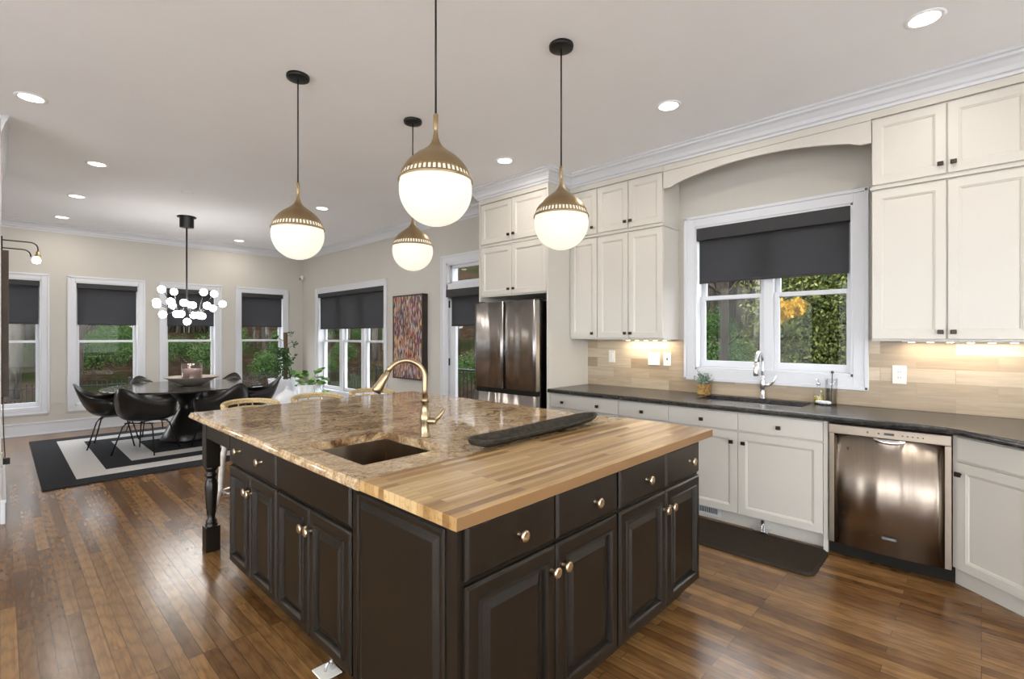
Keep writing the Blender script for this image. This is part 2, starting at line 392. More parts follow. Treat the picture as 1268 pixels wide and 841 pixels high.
# ------------------------------------------------------------------ mesh builder
class MB:
    def __init__(s): s.bm = bmesh.new()
    def _merge(s, t):
        me = bpy.data.meshes.new('tmp'); t.to_mesh(me); t.free(); s.bm.from_mesh(me); bpy.data.meshes.remove(me)
    def box(s, x0, x1, y0, y1, z0, z1, bev=0.0, mtx=None):
        t = bmesh.new(); bmesh.ops.create_cube(t, size=1)
        for v in t.verts:
            v.co = Vector(((x0 + x1) / 2 + v.co.x * (x1 - x0), (y0 + y1) / 2 + v.co.y * (y1 - y0), (z0 + z1) / 2 + v.co.z * (z1 - z0)))
        if bev: bmesh.ops.bevel(t, geom=t.edges[:], offset=bev, segments=2, affect='EDGES', profile=0.6)
        if mtx is not None: bmesh.ops.transform(t, matrix=mtx, verts=t.verts)
        s._merge(t); return s
    def lathe(s, prof, c=(0, 0, 0), n=32, axis='z', mtx=None, smooth=True):
        """prof: list of (r, h) along the axis"""
        t = bmesh.new(); rings = []
        for r, h in prof:
            if r < 1e-6: rings.append([t.verts.new(_ax(0, 0, h, axis))])
            else: rings.append([t.verts.new(_ax(r * math.cos(2 * PI * i / n), r * math.sin(2 * PI * i / n), h, axis)) for i in range(n)])
        for a, b in zip(rings, rings[1:]):
            for i in range(n):
                j = (i + 1) % n
                if len(a) == 1 and len(b) == 1: break
                if len(a) == 1: f = [a[0], b[j], b[i]]
                elif len(b) == 1: f = [a[i], a[j], b[0]]
                else: f = [a[i], a[j], b[j], b[i]]
                fc = t.faces.new(f); fc.smooth = smooth
        for v in t.verts: v.co += Vector(c)
        if mtx is not None: bmesh.ops.transform(t, matrix=mtx, verts=t.verts)
        bmesh.ops.recalc_face_normals(t, faces=t.faces)
        s._merge(t); return s
    def tube(s, pts, r, n=10, cap=True):
        pts = [Vector(p) for p in pts]; t = bmesh.new(); rings = []
        rr = r if isinstance(r, (list, tuple)) else [r] * len(pts)
        up = None
        for i, p in enumerate(pts):
            d = (pts[min(i + 1, len(pts) - 1)] - pts[max(i - 1, 0)]).normalized()
            if up is None:
                up = Vector((0, 0, 1)) if abs(d.z) < 0.9 else Vector((1, 0, 0))
            u = (up - d * up.dot(d)).normalized(); w = d.cross(u); up = u
            rings.append([t.verts.new(p + (u * math.cos(2 * PI * k / n) + w * math.sin(2 * PI * k / n)) * rr[i]) for k in range(n)])
        for a, b in zip(rings, rings[1:]):
            for k in range(n):
                fc = t.faces.new([a[k], a[(k + 1) % n], b[(k + 1) % n], b[k]]); fc.smooth = True
        if cap: t.faces.new(rings[0][::-1]); t.faces.new(rings[-1])
        bmesh.ops.recalc_face_normals(t, faces=t.faces)
        s._merge(t); return s
    def prism(s, poly, z0, z1, holes=None, bev=0.0):
        """extrude xy polygon between z0 and z1"""
        t = bmesh.new(); vs_ = [t.verts.new((x, y, z0)) for x, y in poly]
        f = t.faces.new(vs_); r = bmesh.ops.extrude_face_region(t, geom=[f])
        for v in [g for g in r['geom'] if isinstance(g, bmesh.types.BMVert)]: v.co.z = z1
        if bev: bmesh.ops.bevel(t, geom=t.edges[:], offset=bev, segments=2, affect='EDGES')
        bmesh.ops.recalc_face_normals(t, faces=t.faces); s._merge(t); return s
    def rings(s, O, U, V, Nn, w, h, prof):
        """nested mitred rectangles: prof list of (inset, height) starting at the back edge"""
        t = bmesh.new(); O, U, V, Nn = map(Vector, (O, U, V, Nn)); rr = []
        for ins, d in prof:
            rr.append([t.verts.new(O + U * a + V * b + Nn * d) for a, b in ((ins, ins), (w - ins, ins), (w - ins, h - ins), (ins, h - ins))])
        for a, b in zip(rr, rr[1:]):
            for i in range(4): t.faces.new([a[i], a[(i + 1) % 4], b[(i + 1) % 4], b[i]])
        t.faces.new(rr[-1]); t.faces.new(rr[0][::-1])
        bmesh.ops.recalc_face_normals(t, faces=t.faces); s._merge(t); return s
    def quad(s, pts):
        vs_ = [s.bm.verts.new(p) for p in pts]; s.bm.faces.new(vs_); return s
    def build(s, name, m, parent=None):
        org = Vector((0, 0, 0))
        p = parent
        while p is not None: org += p.location; p = p.parent
        me = bpy.data.meshes.new(name)
        # origin at bbox bottom centre
        if s.bm.verts:
            xs = [v.co.x for v in s.bm.verts]; ys = [v.co.y for v in s.bm.verts]; zs = [v.co.z for v in s.bm.verts]
            c = Vector(((min(xs) + max(xs)) / 2, (min(ys) + max(ys)) / 2, min(zs)))
        else: c = Vector((0, 0, 0))
        for v in s.bm.verts: v.co -= c
        s.bm.to_mesh(me); s.bm.free(); me.materials.append(M[m] if isinstance(m, str) else m)
        o = bpy.data.objects.new(name, me); COL.objects.link(o); o.parent = parent; o.location = c - org
        return o

def _ax(a, b, h, axis):
    return {'z': Vector((a, b, h)), 'x': Vector((h, a, b)), 'y': Vector((a, h, b))}[axis]

def arc(c, r, a0, a1, n, plane='xz'):
    out = []
    for i in range(n + 1):
        a = R(a0 + (a1 - a0) * i / n)
        if plane == 'xz': out.append((c[0] + r * math.cos(a), c[1], c[2] + r * math.sin(a)))
        elif plane == 'yz': out.append((c[0], c[1] + r * math.cos(a), c[2] + r * math.sin(a)))
        else: out.append((c[0] + r * math.cos(a), c[1] + r * math.sin(a), c[2]))
    return out

def thing(name, label, cat, loc=(0, 0, 0), rz=0.0, group=None):
    o = bpy.data.objects.new(name, None); COL.objects.link(o); o.empty_display_size = 0.1
    o.location = loc; o.rotation_euler = (0, 0, rz); o['label'] = label; o['category'] = cat
    if group: o['group'] = group
    return o
def tag(o, label, cat, group=None, kind=None):
    o['label'] = label; o['category'] = cat
    if group: o['group'] = group
    if kind: o['kind'] = kind
    return o
def struct(o): o['kind'] = 'structure'; return o
def sthing(name, loc=(0, 0, 0)):
    o = bpy.data.objects.new(name, None); COL.objects.link(o); o.location = loc; o['kind'] = 'structure'; return o
_children = {}
def kids(o): return [c for c in COL.objects if c.parent == o]
def dup(root, loc, rz, label, group=None, sc=None):
    r = root.copy(); COL.objects.link(r); r.location = loc; r.rotation_euler = (0, 0, rz); r['label'] = label
    if group: r['group'] = group
    if sc: r.scale = sc
    for ch in kids(root):
        c = ch.copy(); COL.objects.link(c); c.parent = r
        for g in kids(ch):
            d = g.copy(); COL.objects.link(d); d.parent = c
    return r

# ------------------------------------------------------------------ room shell
def wall_mesh(axis, f0, f1, u0, u1, z0, z1, holes):
    """wall slab; axis 'x': normal along x (thickness f0..f1 in x, u = y)"""
    mb = MB(); us = sorted({u0, u1, *[h[0] for h in holes], *[h[1] for h in holes]}); us = [u for u in us if u0 <= u <= u1]
    for a, b in zip(us, us[1:]):
        mid = (a + b) / 2; cuts = sorted([(h[2], h[3]) for h in holes if h[0] < mid < h[1]]); z = z0
        for c0, c1 in cuts + [(z1, z1)]:
            if c0 > z + 1e-5:
                if axis == 'x': mb.box(f0, f1, a, b, z, c0)
                else: mb.box(a, b, f0, f1, z, c0)
            z = c1
    bmesh.ops.remove_doubles(mb.bm, verts=mb.bm.verts, dist=1e-5)
    return mb

WF = 9.93      # far wall
WR = 4.47      # kitchen window wall
WD = 4.24      # dining wall
YN = -3.0      # rear wall
XW = -3.4      # west wall
struct(MB().box(XW - 0.15, 4.8, YN - 0.15, 10.2, -0.12, 0).build('floor', 'floor'))
struct(MB().box(XW - 0.15, 4.8, YN - 0.15, 10.2, CEIL, CEIL + 0.15).build('ceiling', 'ceiling'))

FARW = [(-0.36, 0.42), (0.785, 1.565), (1.925, 2.685), (3.085, 3.865)]
fz0, fz1 = 0.385, 2.262
far_holes = [(a, b, fz0, fz1) for a, b in FARW] + [(-1.5, -0.72, fz0, fz1)]
struct(wall_mesh('y', WF, WF + 0.18, XW, WD + 0.2, 0, CEIL, far_holes).build('wall_far', 'wall'))
TRI = (6.87, 9.215, 0.415, 2.262)
DOOR = (4.33, 5.295, 0.0, 2.43)
struct(wall_mesh('x', WD, WD + 0.18, 4.16, WF, 0, CEIL, [TRI, DOOR]).build('wall_dining', 'wall'))
KIT = (0.70, 1.922, 1.13, 2.447)
struct(wall_mesh('x', WR, WR + 0.18, YN, 4.16, 0, CEIL, [KIT]).build('wall_kitchen', 'wall'))
REAR_FILL = [(-3.1, -1.3), (-0.9, 0.9), (1.3, 3.1)]  # openings added behind the camera to let in fill daylight
struct(wall_mesh('y', YN - 0.15, YN, XW, WR + 0.18, 0, CEIL, [(a, b, 0.12, 2.7) for a, b in REAR_FILL]).build('wall_rear', 'wall'))
WEST_FILL = [(-2.5, -0.3), (0.1, 2.3), (2.7, 4.9)]  # unseen glazing, added and enlarged to brighten the ceiling with daylight
struct(wall_mesh('x', XW - 0.15, XW, YN, WF, 0, CEIL, [(a, b, 0.12, 2.7) for a, b in WEST_FILL]).build('wall_west', 'wall'))
struct(MB().box(-0.15, 0.005, 5.42, 7.1, 0, CEIL).build('wall_left', 'wall'))

# baseboards
def base_prof(y0, y1):  # tall board with cap and shoe
    return [(0.0, 0.0)]
mb = MB().box(XW, WD, WF - 0.018, WF, 0, 0.155, 0.002).box(XW, WD, WF - 0.026, WF, 0.155, 0.185, 0.006).box(XW, WD, WF - 0.032, WF - 0.016, 0, 0.022, 0.004)
struct(mb.build('baseboard_far', 'trim'))
mb = MB().box(WD - 0.018, WD, 5.40, WF - 0.03, 0, 0.155, 0.002).box(WD - 0.026, WD, 5.40, WF - 0.03, 0.155, 0.185, 0.006)
struct(mb.build('baseboard_dining', 'trim'))
mb = MB().box(0.005, 0.028, 5.40, 7.12, 0, 0.16, 0.002).box(0.005, 0.034, 5.395, 7.125, 0.16, 0.185, 0.006)
struct(mb.build('baseboard_left', 'trim'))

# crown mouldings: profile swept along straight runs
CP = [(0, -0.125), (0.012, -0.125), (0.016, -0.108), (0.030, -0.100), (0.040, -0.075), (0.066, -0.045), (0.088, -0.034), (0.092, -0.020), (0.106, -0.014), (0.108, 0.0), (0, 0)]
def crown(path_fn, a, b, name, prof=CP, k=1.0):
    t = bmesh.new(); A = [t.verts.new(path_fn(a, d * k, CEIL + h * k)) for d, h in prof]; B = [t.verts.new(path_fn(b, d * k, CEIL + h * k)) for d, h in prof]
    n = len(prof)
    for i in range(n): t.faces.new([A[i], A[(i + 1) % n], B[(i + 1) % n], B[i]])
    t.faces.new(A); t.faces.new(B[::-1]); bmesh.ops.recalc_face_normals(t, faces=t.faces)
    mb = MB(); mb._merge(t); return struct(mb.build(name, 'trim'))
crown(lambda s, d, z: (s, WF - d, z), XW, WD, 'trim_1')
crown(lambda s, d, z: (WD - d, s, z), 4.3, WF, 'trim_2')
crown(lambda s, d, z: (0.005 + d * 0.4, s, z), 5.3, 7.1, 'trim_3')
# kitchen frieze and crown over the cabinets
struct(MB().box(4.128, WR, -0.62, 0.545, 2.925, CEIL).box(4.128, WR, 2.07, 3.118, 2.925, CEIL).build('trim_4', 'cab'))
struct(MB().box(3.778, WR, 3.118, 4.135, 2.925, CEIL).build('trim_6', 'cab'))
def crown_path(path, name):
    # room side lies to the left of the direction of travel
    t = bmesh.new(); P = [Vector((x, y)) for x, y in path]; cols = []
    for i, p in enumerate(P):
        d0 = (p - P[i - 1]).normalized() if i else (P[1] - p).normalized(); d1 = (P[i + 1] - p).normalized() if i < len(P) - 1 else d0
        n0 = Vector((-d0.y, d0.x)); n1 = Vector((-d1.y, d1.x)); mt = (n0 + n1).normalized(); k = 1 / max(0.3, mt.dot(n0))
        cols.append([t.verts.new((p.x + mt.x * d * k, p.y + mt.y * d * k, CEIL + h)) for d, h in CP])
    n = len(CP)
    for A, B in zip(cols, cols[1:]):
        for i in range(n): t.faces.new([A[i], A[(i + 1) % n], B[(i + 1) % n], B[i]])
    t.faces.new(cols[0]); t.faces.new(cols[-1][::-1]); bmesh.ops.recalc_face_normals(t, faces=t.faces)
    mb = MB(); mb._merge(t); return struct(mb.build(name, 'trim'))
crown_path([(4.128, -0.62), (4.128, 3.118), (3.778, 3.118), (3.778, 4.137), (4.24, 4.137)], 'trim_5')
# arched valance over the sink window
t = bmesh.new(); n = 24; ys = [0.545 + (2.07 - 0.545) * i / n for i in range(n + 1)]
def zb(y):
    q = (y - 1.3075) / 0.7625
    if abs(q) > 0.9: return 2.765
    return 2.765 + 0.015 + 0.085 * (1 - (q / 0.9) ** 2)
fr = []; bk = []
for y in ys:
    fr.append((t.verts.new((4.132, y, zb(y))), t.verts.new((4.132, y, CEIL)))); bk.append((t.verts.new((4.154, y, zb(y))), t.verts.new((4.154, y, CEIL))))
for i in range(n):
    for q in ((fr[i][0], fr[i + 1][0], fr[i + 1][1], fr[i][1]), (bk[i][0], bk[i][1], bk[i + 1][1], bk[i + 1][0]), (fr[i][0], bk[i][0], bk[i + 1][0], fr[i + 1][0]), (fr[i][1], fr[i + 1][1], bk[i + 1][1], bk[i][1])): t.faces.new(q)
bmesh.ops.recalc_face_normals(t, faces=t.faces); mb = MB(); mb._merge(t)
mb.box(4.120, 4.132, 0.545, 2.07, 2.918, 2.926)
struct(mb.build('trim_10', 'cab'))

# backsplash tile
BX = WR - 0.010
mb = MB().box(BX, WR, -0.9, 0.607, 0.915, 1.405).box(BX, WR, 2.017, 3.118, 0.915, 1.405).box(BX, WR, 0.607, 2.017, 0.915, 1.04)
struct(mb.build('trim_11', 'tile'))

# ------------------------------------------------------------------ windows
def cw(axis, sgn, face, u0, u1, d0, d1, z0, z1, mb, bev=0.0):
    """box in a wall-local frame: d measured from the wall face outward into the room (positive) or into the wall (negative)"""
    a, b = face + sgn * d0, face + sgn * d1
    a, b = min(a, b), max(a, b)
    if axis == 'x': mb.box(a, b, u0, u1, z0, z1, bev)
    else: mb.box(u0, u1, a, b, z0, z1, bev)
def window(idx, axis, sgn, face, u0, u1, z0, z1, meet, units=1, mull=0.10, sill=False, casing=0.082):
    w = sthing('window_%d' % idx, (face, (u0 + u1) / 2, z0) if axis == 'x' else ((u0 + u1) / 2, face, z0))
    k = casing
    m = MB()
    def B(*a, bev=0.003): cw(axis, sgn, face, *a, m, bev)
    # stepped casing
    for (ua, ub, za, zz) in ((u0 - k, u0, z0 - k, z1 + k), (u1, u1 + k, z0 - k, z1 + k), (u0, u1, z1, z1 + k), (u0, u1, z0 - k, z0)):
        B(ua, ub, 0, 0.016, za, zz)
    o = 0.022
    for (ua, ub, za, zz) in ((u0 - k - 0.004, u0 - k + o, z0 - k, z1 + k), (u1 + k - o, u1 + k + 0.004, z0 - k, z1 + k), (u0 - k, u1 + k, z1 + k - o, z1 + k + 0.004), (u0 - k, u1 + k, z0 - k - 0.004, z0 - k + o)):
        B(ua, ub, 0, 0.028, za, zz)
    m.build('casing', 'trim', w)
    m = MB()
    def B(*a, bev=0.002): cw(axis, sgn, face, *a, m, bev)
    for (ua, ub, za, zz) in ((u0 - 0.0, u0 + 0.018, z0, z1), (u1 - 0.018, u1, z0, z1), (u0, u1, z1 - 0.018, z1), (u0, u1, z0, z0 + 0.02)):
        B(ua, ub, -0.17, 0.010, za, zz)
    for i in range(1, units):
        c = u0 + (u1 - u0) * i / units; B(c - mull / 2, c + mull / 2, -0.16, -0.055, z0, z1)
    m.build('jamb', 'trim', w)
    for i in range(units):
        a = u0 + (u1 - u0) * i / units + (0.018 if i == 0 else mull / 2); b = u0 + (u1 - u0) * (i + 1) / units - (0.018 if i == units - 1 else mull / 2)
        for nm, za, zz, d in (('lower_sash', z0 + 0.02, meet + 0.018, -0.085), ('upper_sash', meet - 0.018, z1 - 0.018, -0.118)):
            m = MB(); s = 0.040; bt = 0.062 if nm == 'lower_sash' else 0.036
            tp = 0.036 if nm == 'lower_sash' else 0.04
            B(a, a + s, d - 0.03, d, za, zz); B(b - s, b, d - 0.03, d, za, zz); B(a + s, b - s, d - 0.03, d, za, za + bt); B(a + s, b - s, d - 0.03, d, zz - tp, zz)
            so = m.build(nm, 'trim', w)
            m = MB(); B(a + s, b - s, d - 0.017, d - 0.013, za + bt, zz - tp, bev=0); m.build('pane', 'glass', so)
    return w
for i, (a, b) in enumerate(FARW): window(i + 1, 'y', -1, WF, a, b, fz0, fz1, 1.355)
window(5, 'x', -1, WD, TRI[0], TRI[1], TRI[2], TRI[3], 1.345, units=3, mull=0.10)
window(6, 'x', -1, WR, KIT[0], KIT[1], KIT[2], KIT[3], 1.79, units=2, mull=0.075, casing=0.094)
window(7, 'y', -1, WF, -1.5, -0.72, fz0, fz1, 1.355)
for i, (a, b) in enumerate(REAR_FILL): window(8 + i, 'y', 1, YN, a, b, 0.12, 2.7, 1.4)  # unseen windows filling the openings added for daylight, west ones below
for i, (a, b) in enumerate(WEST_FILL): window(11 + i, 'x', 1, XW, a, b, 0.12, 2.7, 1.4)

def roller(axis, sgn, face, u0, u1, ztop, zbot, label, vh=0.095, group=None, vd=0.085, tabs=True):
    t = thing('roller_shade', label, 'window shade', (face, (u0 + u1) / 2, zbot) if axis == 'x' else ((u0 + u1) / 2, face, zbot), group=group)
    m = MB(); cw(axis, sgn, face, u0 + 0.020, u1 - 0.020, -0.065, 0.022, ztop - vh, ztop - 0.019, m, 0.004); m.build('valance', 'valance', t)
    m = MB(); cw(axis, sgn, face, u0 + 0.032, u1 - 0.032, -0.022, -0.021, zbot + 0.01, ztop - vh + 0.01, m); m.build('fabric', 'shade', t)
    m = MB(); cw(axis, sgn, face, u0 + 0.032, u1 - 0.032, -0.026, -0.017, zbot, zbot + 0.022, m, 0.003); m.build('bottom_rail', 'valance', t)
    return t
sl = ['black roller shade on the far-wall window half hidden by the edge of the left picture', 'black roller shade on the far-wall window left of the globe chandelier', 'black roller shade on the far-wall window behind the globe chandelier', 'black roller shade on the far-wall window nearest the room corner']
for (a, b), s in zip(FARW, sl): roller('y', -1, WF, a, b, fz1, 1.61, s)
roller('x', -1, WD, TRI[0], TRI[1], TRI[3], 1.565, 'wide charcoal roller shade across the triple window beside the artwork')
roller('x', -1, WR, KIT[0], KIT[1], KIT[3], 1.92, 'wide charcoal roller shade over the double window above the kitchen sink', vh=0.13)

# ------------------------------------------------------------------ glazed door and transom
d = sthing('door_1', (WD, 4.8, 0))
y0, y1 = DOOR[0], DOOR[1]
m = MB()
for (a, b, za, zz) in ((y1, y1 + 0.10, 0, DOOR[3] + 0.10), (y0 - 0.10, y0, 0, DOOR[3] + 0.10), (y0, y1, DOOR[3], DOOR[3] + 0.10)):
    cw('x', -1, WD, a, b, 0, 0.018, za, zz, m, 0.003)
cw('x', -1, WD, y0 - 0.1, y1 + 0.104, 0, 0.03, DOOR[3] + 0.08, DOOR[3] + 0.104, m, 0.003); cw('x', -1, WD, y1 + 0.082, y1 + 0.104, 0, 0.03, 0, DOOR[3] + 0.1, m, 0.003)
m.build('casing', 'trim', d)
m = MB()
for (a, b, za, zz) in ((y1 - 0.03, y1, 0, DOOR[3]), (y0, y0 + 0.03, 0, DOOR[3]), (y0, y1, DOOR[3] - 0.03, DOOR[3]), (y0, y1, 2.06, 2.15)): cw('x', -1, WD, a, b, -0.17, 0.012, za, zz, m, 0.003)
m.build('frame', 'trim', d)
m = MB(); a, b = y0 + 0.03, y1 - 0.03
for q in ((a, a + 0.04, 2.15, 2.40), (b - 0.04, b, 2.15, 2.40), (a, b, 2.15, 2.185), (a, b, 2.365, 2.40)): cw('x', -1, WD, q[0], q[1], -0.09, -0.04, q[2], q[3], m, 0.002)
tr = m.build('transom', 'trim', d)
m = MB(); cw('x', -1, WD, a + 0.04, b - 0.04, -0.067, -0.063, 2.185, 2.365, m); m.build('pane', 'glass', tr)
m = MB()
for q in ((a, a + 0.115, 0.01, 2.05), (b - 0.115, b, 0.01, 2.05), (a, b, 0.01, 0.25), (a, b, 1.93, 2.05)): cw('x', -1, WD, q[0], q[1], -0.075, -0.03, q[2], q[3], m, 0.003)
sb = m.build('door_slab', 'trim', d)
m = MB(); cw('x', -1, WD, a + 0.115, b - 0.115, -0.055, -0.05, 0.25, 1.93, m); m.build('pane', 'glass', sb)
for z in (0.28, 1.085, 1.873):
    m = MB(); cw('x', -1, WD, b - 0.004, b + 0.012, -0.03, -0.004, z - 0.05, z + 0.05, m, 0.003); m.build('hinge', 'black_metal', d)
t = thing('roller_shade', 'black roller shade on the glazed door beside the refrigerator', 'window shade', (WD, 4.8, 1.57))
m = MB(); cw('x', -1, WD, a + 0.02, b + 0.01, -0.028, 0.035, 1.965, 2.068, m, 0.004); m.build('valance', 'valance', t)
m = MB(); cw('x', -1, WD, a + 0.03, b - 0.06, -0.012, -0.011, 1.58, 1.97, m); m.build('fabric', 'shade', t)
m = MB(); cw('x', -1, WD, a + 0.03, b - 0.06, -0.016, -0.007, 1.57, 1.592, m, 0.003); m.build('bottom_rail', 'valance', t)

# ------------------------------------------------------------------ door/drawer profiles
SHAKER = [(0, 0), (0, 0.016), (0.0025, 0.0185), (0.052, 0.0185), (0.056, 0.015), (0.060, 0.0145), (0.066, 0.0085), (0.070, 0.0085)]
SLAB = [(0, 0), (0, 0.015), (0.003, 0.0185), (0.006, 0.019)]
RAISED = [(0, 0), (0, 0.012), (0.004, 0.0145), (0.007, 0.019), (0.010, 0.0205), (0.046, 0.0205), (0.049, 0.028), (0.057, 0.029), (0.061, 0.021), (0.066, 0.006), (0.076, 0.005), (0.098, 0.0175), (0.101, 0.019)]
SLABD = [(0, 0), (0, 0.012), (0.004, 0.0155), (0.009, 0.019), (0.012, 0.020)]
XM = ((0, -1, 0), (-1, 0, 0))    # on a plane facing -x : u runs towards -y
YM = ((1, 0, 0), (0, -1, 0))     # on a plane facing -y
def front(face, pos, u0, u1, z0, z1, prof, name, m, parent, gap=0.0018):
    mb = MB(); g = gap
    if face == 'x': mb.rings((pos, u1 - g, z0 + g), (0, -1, 0), (0, 0, 1), (-1, 0, 0), u1 - u0 - 2 * g, z1 - z0 - 2 * g, prof)
    else: mb.rings((u0 + g, pos, z0 + g), (1, 0, 0), (0, 0, 1), (0, -1, 0), u1 - u0 - 2 * g, z1 - z0 - 2 * g, prof)
    return mb.build(name, m, parent)
def knob_round(face, pos, u, z, parent):   # hammered disc on a stem
    prof = [(r * 1.22, h * 1.1) for r, h in [(0.0065, 0.0), (0.0055, 0.004), (0.0045, 0.010), (0.0045, 0.017), (0.009, 0.021), (0.0155, 0.024), (0.0165, 0.027), (0.0150, 0.0315), (0.010, 0.0330), (0.006, 0.0315), (0, 0.0320)]]
    mb = MB()
    if face == 'x': mb.lathe([(r, -h) for r, h in prof], (pos, u, z), 12, 'x')
    else: mb.lathe([(r, -h) for r, h in prof], (u, pos, z), 12, 'y')
    return mb.build('knob', 'champagne', parent)
def knob_square(face, pos, u, z, parent, mtx=None):
    mb = MB(); e = 0.0135
    mb.lathe([(0.006, 0), (0.0055, -0.012), (0.007, -0.016)], (pos, u, z), 12, 'x')
    mb.box(pos - 0.028, pos - 0.015, u - e * 1.15, u + e * 1.15, z - e, z + e, 0.004)
    if mtx is not None: bmesh.ops.transform(mb.bm, matrix=mtx, verts=mb.bm.verts)
    return mb.build('knob', 'bronze', parent)

# ------------------------------------------------------------------ perimeter base cabinets
FX = 3.83     # face frame plane, door fronts at 3.81
def base_cab(y0, y1, label, cols, knobs_dr, knobs_door, two_knob=False):
    c = thing('base_cabinet', label, 'cabinet', ((FX + WR) / 2, (y0 + y1) / 2, 0))
    m = MB()
    if two_knob: m.box(FX, WR - 0.001, y0 + 0.001, y1 - 0.001, 0.105, 0.64).box(FX, FX + 0.02, y0 + 0.001, y1 - 0.001, 0.64, 0.872)
    else: m.box(FX, WR - 0.001, y0 + 0.001, y1 - 0.001, 0.105, 0.872)
    m.box(FX + 0.055, WR - 0.02, y0 + 0.001, y1 - 0.001, 0, 0.105)
    m.build('carcass', 'cab', c)
    for a, b in cols[0]:
        dr = front('x', FX, a, b, 0.73, 0.865, SLAB, 'drawer', 'cab', c)
        for k in knobs_dr:
            if a < k < b: knob_square('x', FX - 0.019, k, 0.79, dr)
    for a, b in cols[1]:
        dd = front('x', FX, a, b, 0.108, 0.722, SHAKER, 'door', 'cab', c)
        for k in knobs_door:
            if a < k < b: knob_square('x', FX - 0.0185, k, 0.645, dd)
    return c
base_cab(2.337, 3.117, 'white base cabinet with a wide two-knob drawer next to the refrigerator panel', ([(2.337, 3.117)], [(2.727, 3.117), (2.337, 2.727)]), [2.958, 2.555], [2.76, 2.69])
base_cab(1.865, 2.337, 'white base cabinet with a narrow one-knob drawer left of the sink cabinet', ([(1.865, 2.337)], [(1.865, 2.337)]), [2.10], [1.91])
base_cab(0.765, 1.865, 'white double-door sink base cabinet under the kitchen window', ([(1.315, 1.865), (0.765, 1.315)], [(1.315, 1.865), (0.765, 1.315)]), [1.585, 1.035], [1.358, 1.272], True)
# filler strips
struct(MB().box(3.815, WR - 0.01, 0.738, 0.764, 0, 0.872, 0.001).build('trim_12', 'cab'))
# angled cabinet right of the dishwasher: front runs diagonally
AP = Vector((3.815, 0.119, 0)); AD = Vector((-0.66, -0.751, 0)).normalized(); AN = Vector((-0.751, 0.66, 0)).normalized()
c = thing('base_cabinet', 'white angled corner base cabinet right of the dishwasher', 'cabinet', (AP.x, AP.y - 0.3, 0))
L_ = 0.95
Q0 = AP; Q1 = AP + AD * L_
# carcass polygon
poly = [(Q0.x, Q0.y), (Q1.x, Q1.y), (WR - 0.02, Q1.y), (WR - 0.02, Q0.y)]
m = MB().prism(poly, 0.105, 0.872)
IN = -AN * 0.055
poly2 = [(Q0.x + IN.x * 0.9, Q0.y - 0.01), (Q1.x + IN.x, Q1.y + IN.y), (WR - 0.03, Q1.y + IN.y), (WR - 0.03, Q0.y - 0.01)]
m.prism(poly2, 0.0, 0.105); m.build('carcass', 'cab', c)
def afront(s0, s1, z0, z1, prof, name):
    mb = MB(); O = AP + AD * (s0 + 0.002); O.z = z0 + 0.002
    mb.rings(O, AD, (0, 0, 1), AN, s1 - s0 - 0.004, z1 - z0 - 0.004, prof); return mb.build(name, 'cab', c)
def aknob(s, z, parent):
    mb = MB(); P = AP + AD * s + AN * 0.0185; P.z = z
    mtx = Matrix((( -AN.x, AD.x * -1, 0, P.x), (-AN.y, AD.y * -1, 0, P.y), (0, 0, 1, P.z), (0, 0, 0, 1)))
    mb.lathe([(0.006, 0), (0.0055, -0.012), (0.007, -0.016)], (0, 0, 0), 12, 'x'); mb.box(-0.028, -0.015, -0.0155, 0.0155, -0.0135, 0.0135, 0.004)
    bmesh.ops.transform(mb.bm, matrix=mtx, verts=mb.bm.verts); return mb.build('knob', 'bronze', parent)
dr = afront(0.035, 0.90, 0.73, 0.865, SLAB, 'drawer')
dd = afront(0.035, 0.44, 0.108, 0.722, SHAKER, 'door'); aknob(0.062, 0.655, dd)
dd = afront(0.445, 0.90, 0.108, 0.722, SHAKER, 'door')

# countertop with ogee edge and sink cutout
ct = thing('countertop', 'long black granite countertop running along the window wall', 'countertop', (4.1, 1.5, 0.875))
CE = 3.785
pe = AP + AN * 0.035
q1 = AP + AN * 0.035 + AD * 0.95
# corner of straight front edge with diagonal edge
tt = (CE - pe.x) / AD.x; cy = pe.y + AD.y * tt
S = (4.03, 4.385, 0.955, 1.735)   # sink opening x0,x1,y0,y1
m = MB()
for (x0, x1, ya, yb) in ((CE, S[0], cy, 3.117), (S[1], WR - 0.002, cy, 3.117), (S[0], S[1], cy, S[2]), (S[0], S[1], S[3], 3.117)):
    m.box(x0, x1, ya, yb, 0.876, 0.914)
m.prism([(CE, cy), (q1.x, q1.y), (WR - 0.002, q1.y), (WR - 0.002, cy)], 0.876, 0.914)
m.build('slab', 'dark_counter', ct)
m = MB(); e = [(CE - 0.008, 3.14), (CE - 0.008, cy), (q1.x - 0.008, q1.y)]
m.tube([(CE - 0.004, 3.117, 0.895), (CE - 0.004, cy + 0.002, 0.895), (q1.x - 0.004, q1.y, 0.895)], 0.021, 12); m.build('bullnose_edge', 'dark_counter', ct)

# sink under the window
s = thing('kitchen_sink', 'stainless undermount sink in the black countertop below the window', 'sink', (4.2, 1.345, 0.66))
def basin(x0, x1, y0, y1, zt, zb, th, mname, parent, r=0.0, name='basin'):
    m = MB(); m.box(x0, x1, y0, y1, zb, zb + th).box(x0 - th, x0, y0 - th, y1 + th, zb, zt).box(x1, x1 + th, y0 - th, y1 + th, zb, zt).box(x0, x1, y0 - th, y0, zb, zt).box(x0, x1, y1, y1 + th, zb, zt)
    return m.build(name, mname, parent)
basin(S[0], S[1], S[2], S[3], 0.8755, 0.66, 0.006, 'sink_steel', s)
MB().lathe([(0.0, 0.004), (0.035, 0.004), (0.043, 0.001), (0.043, -0.002)], (4.2, 1.345, 0.667), 24).build('drain', 'chrome', s)

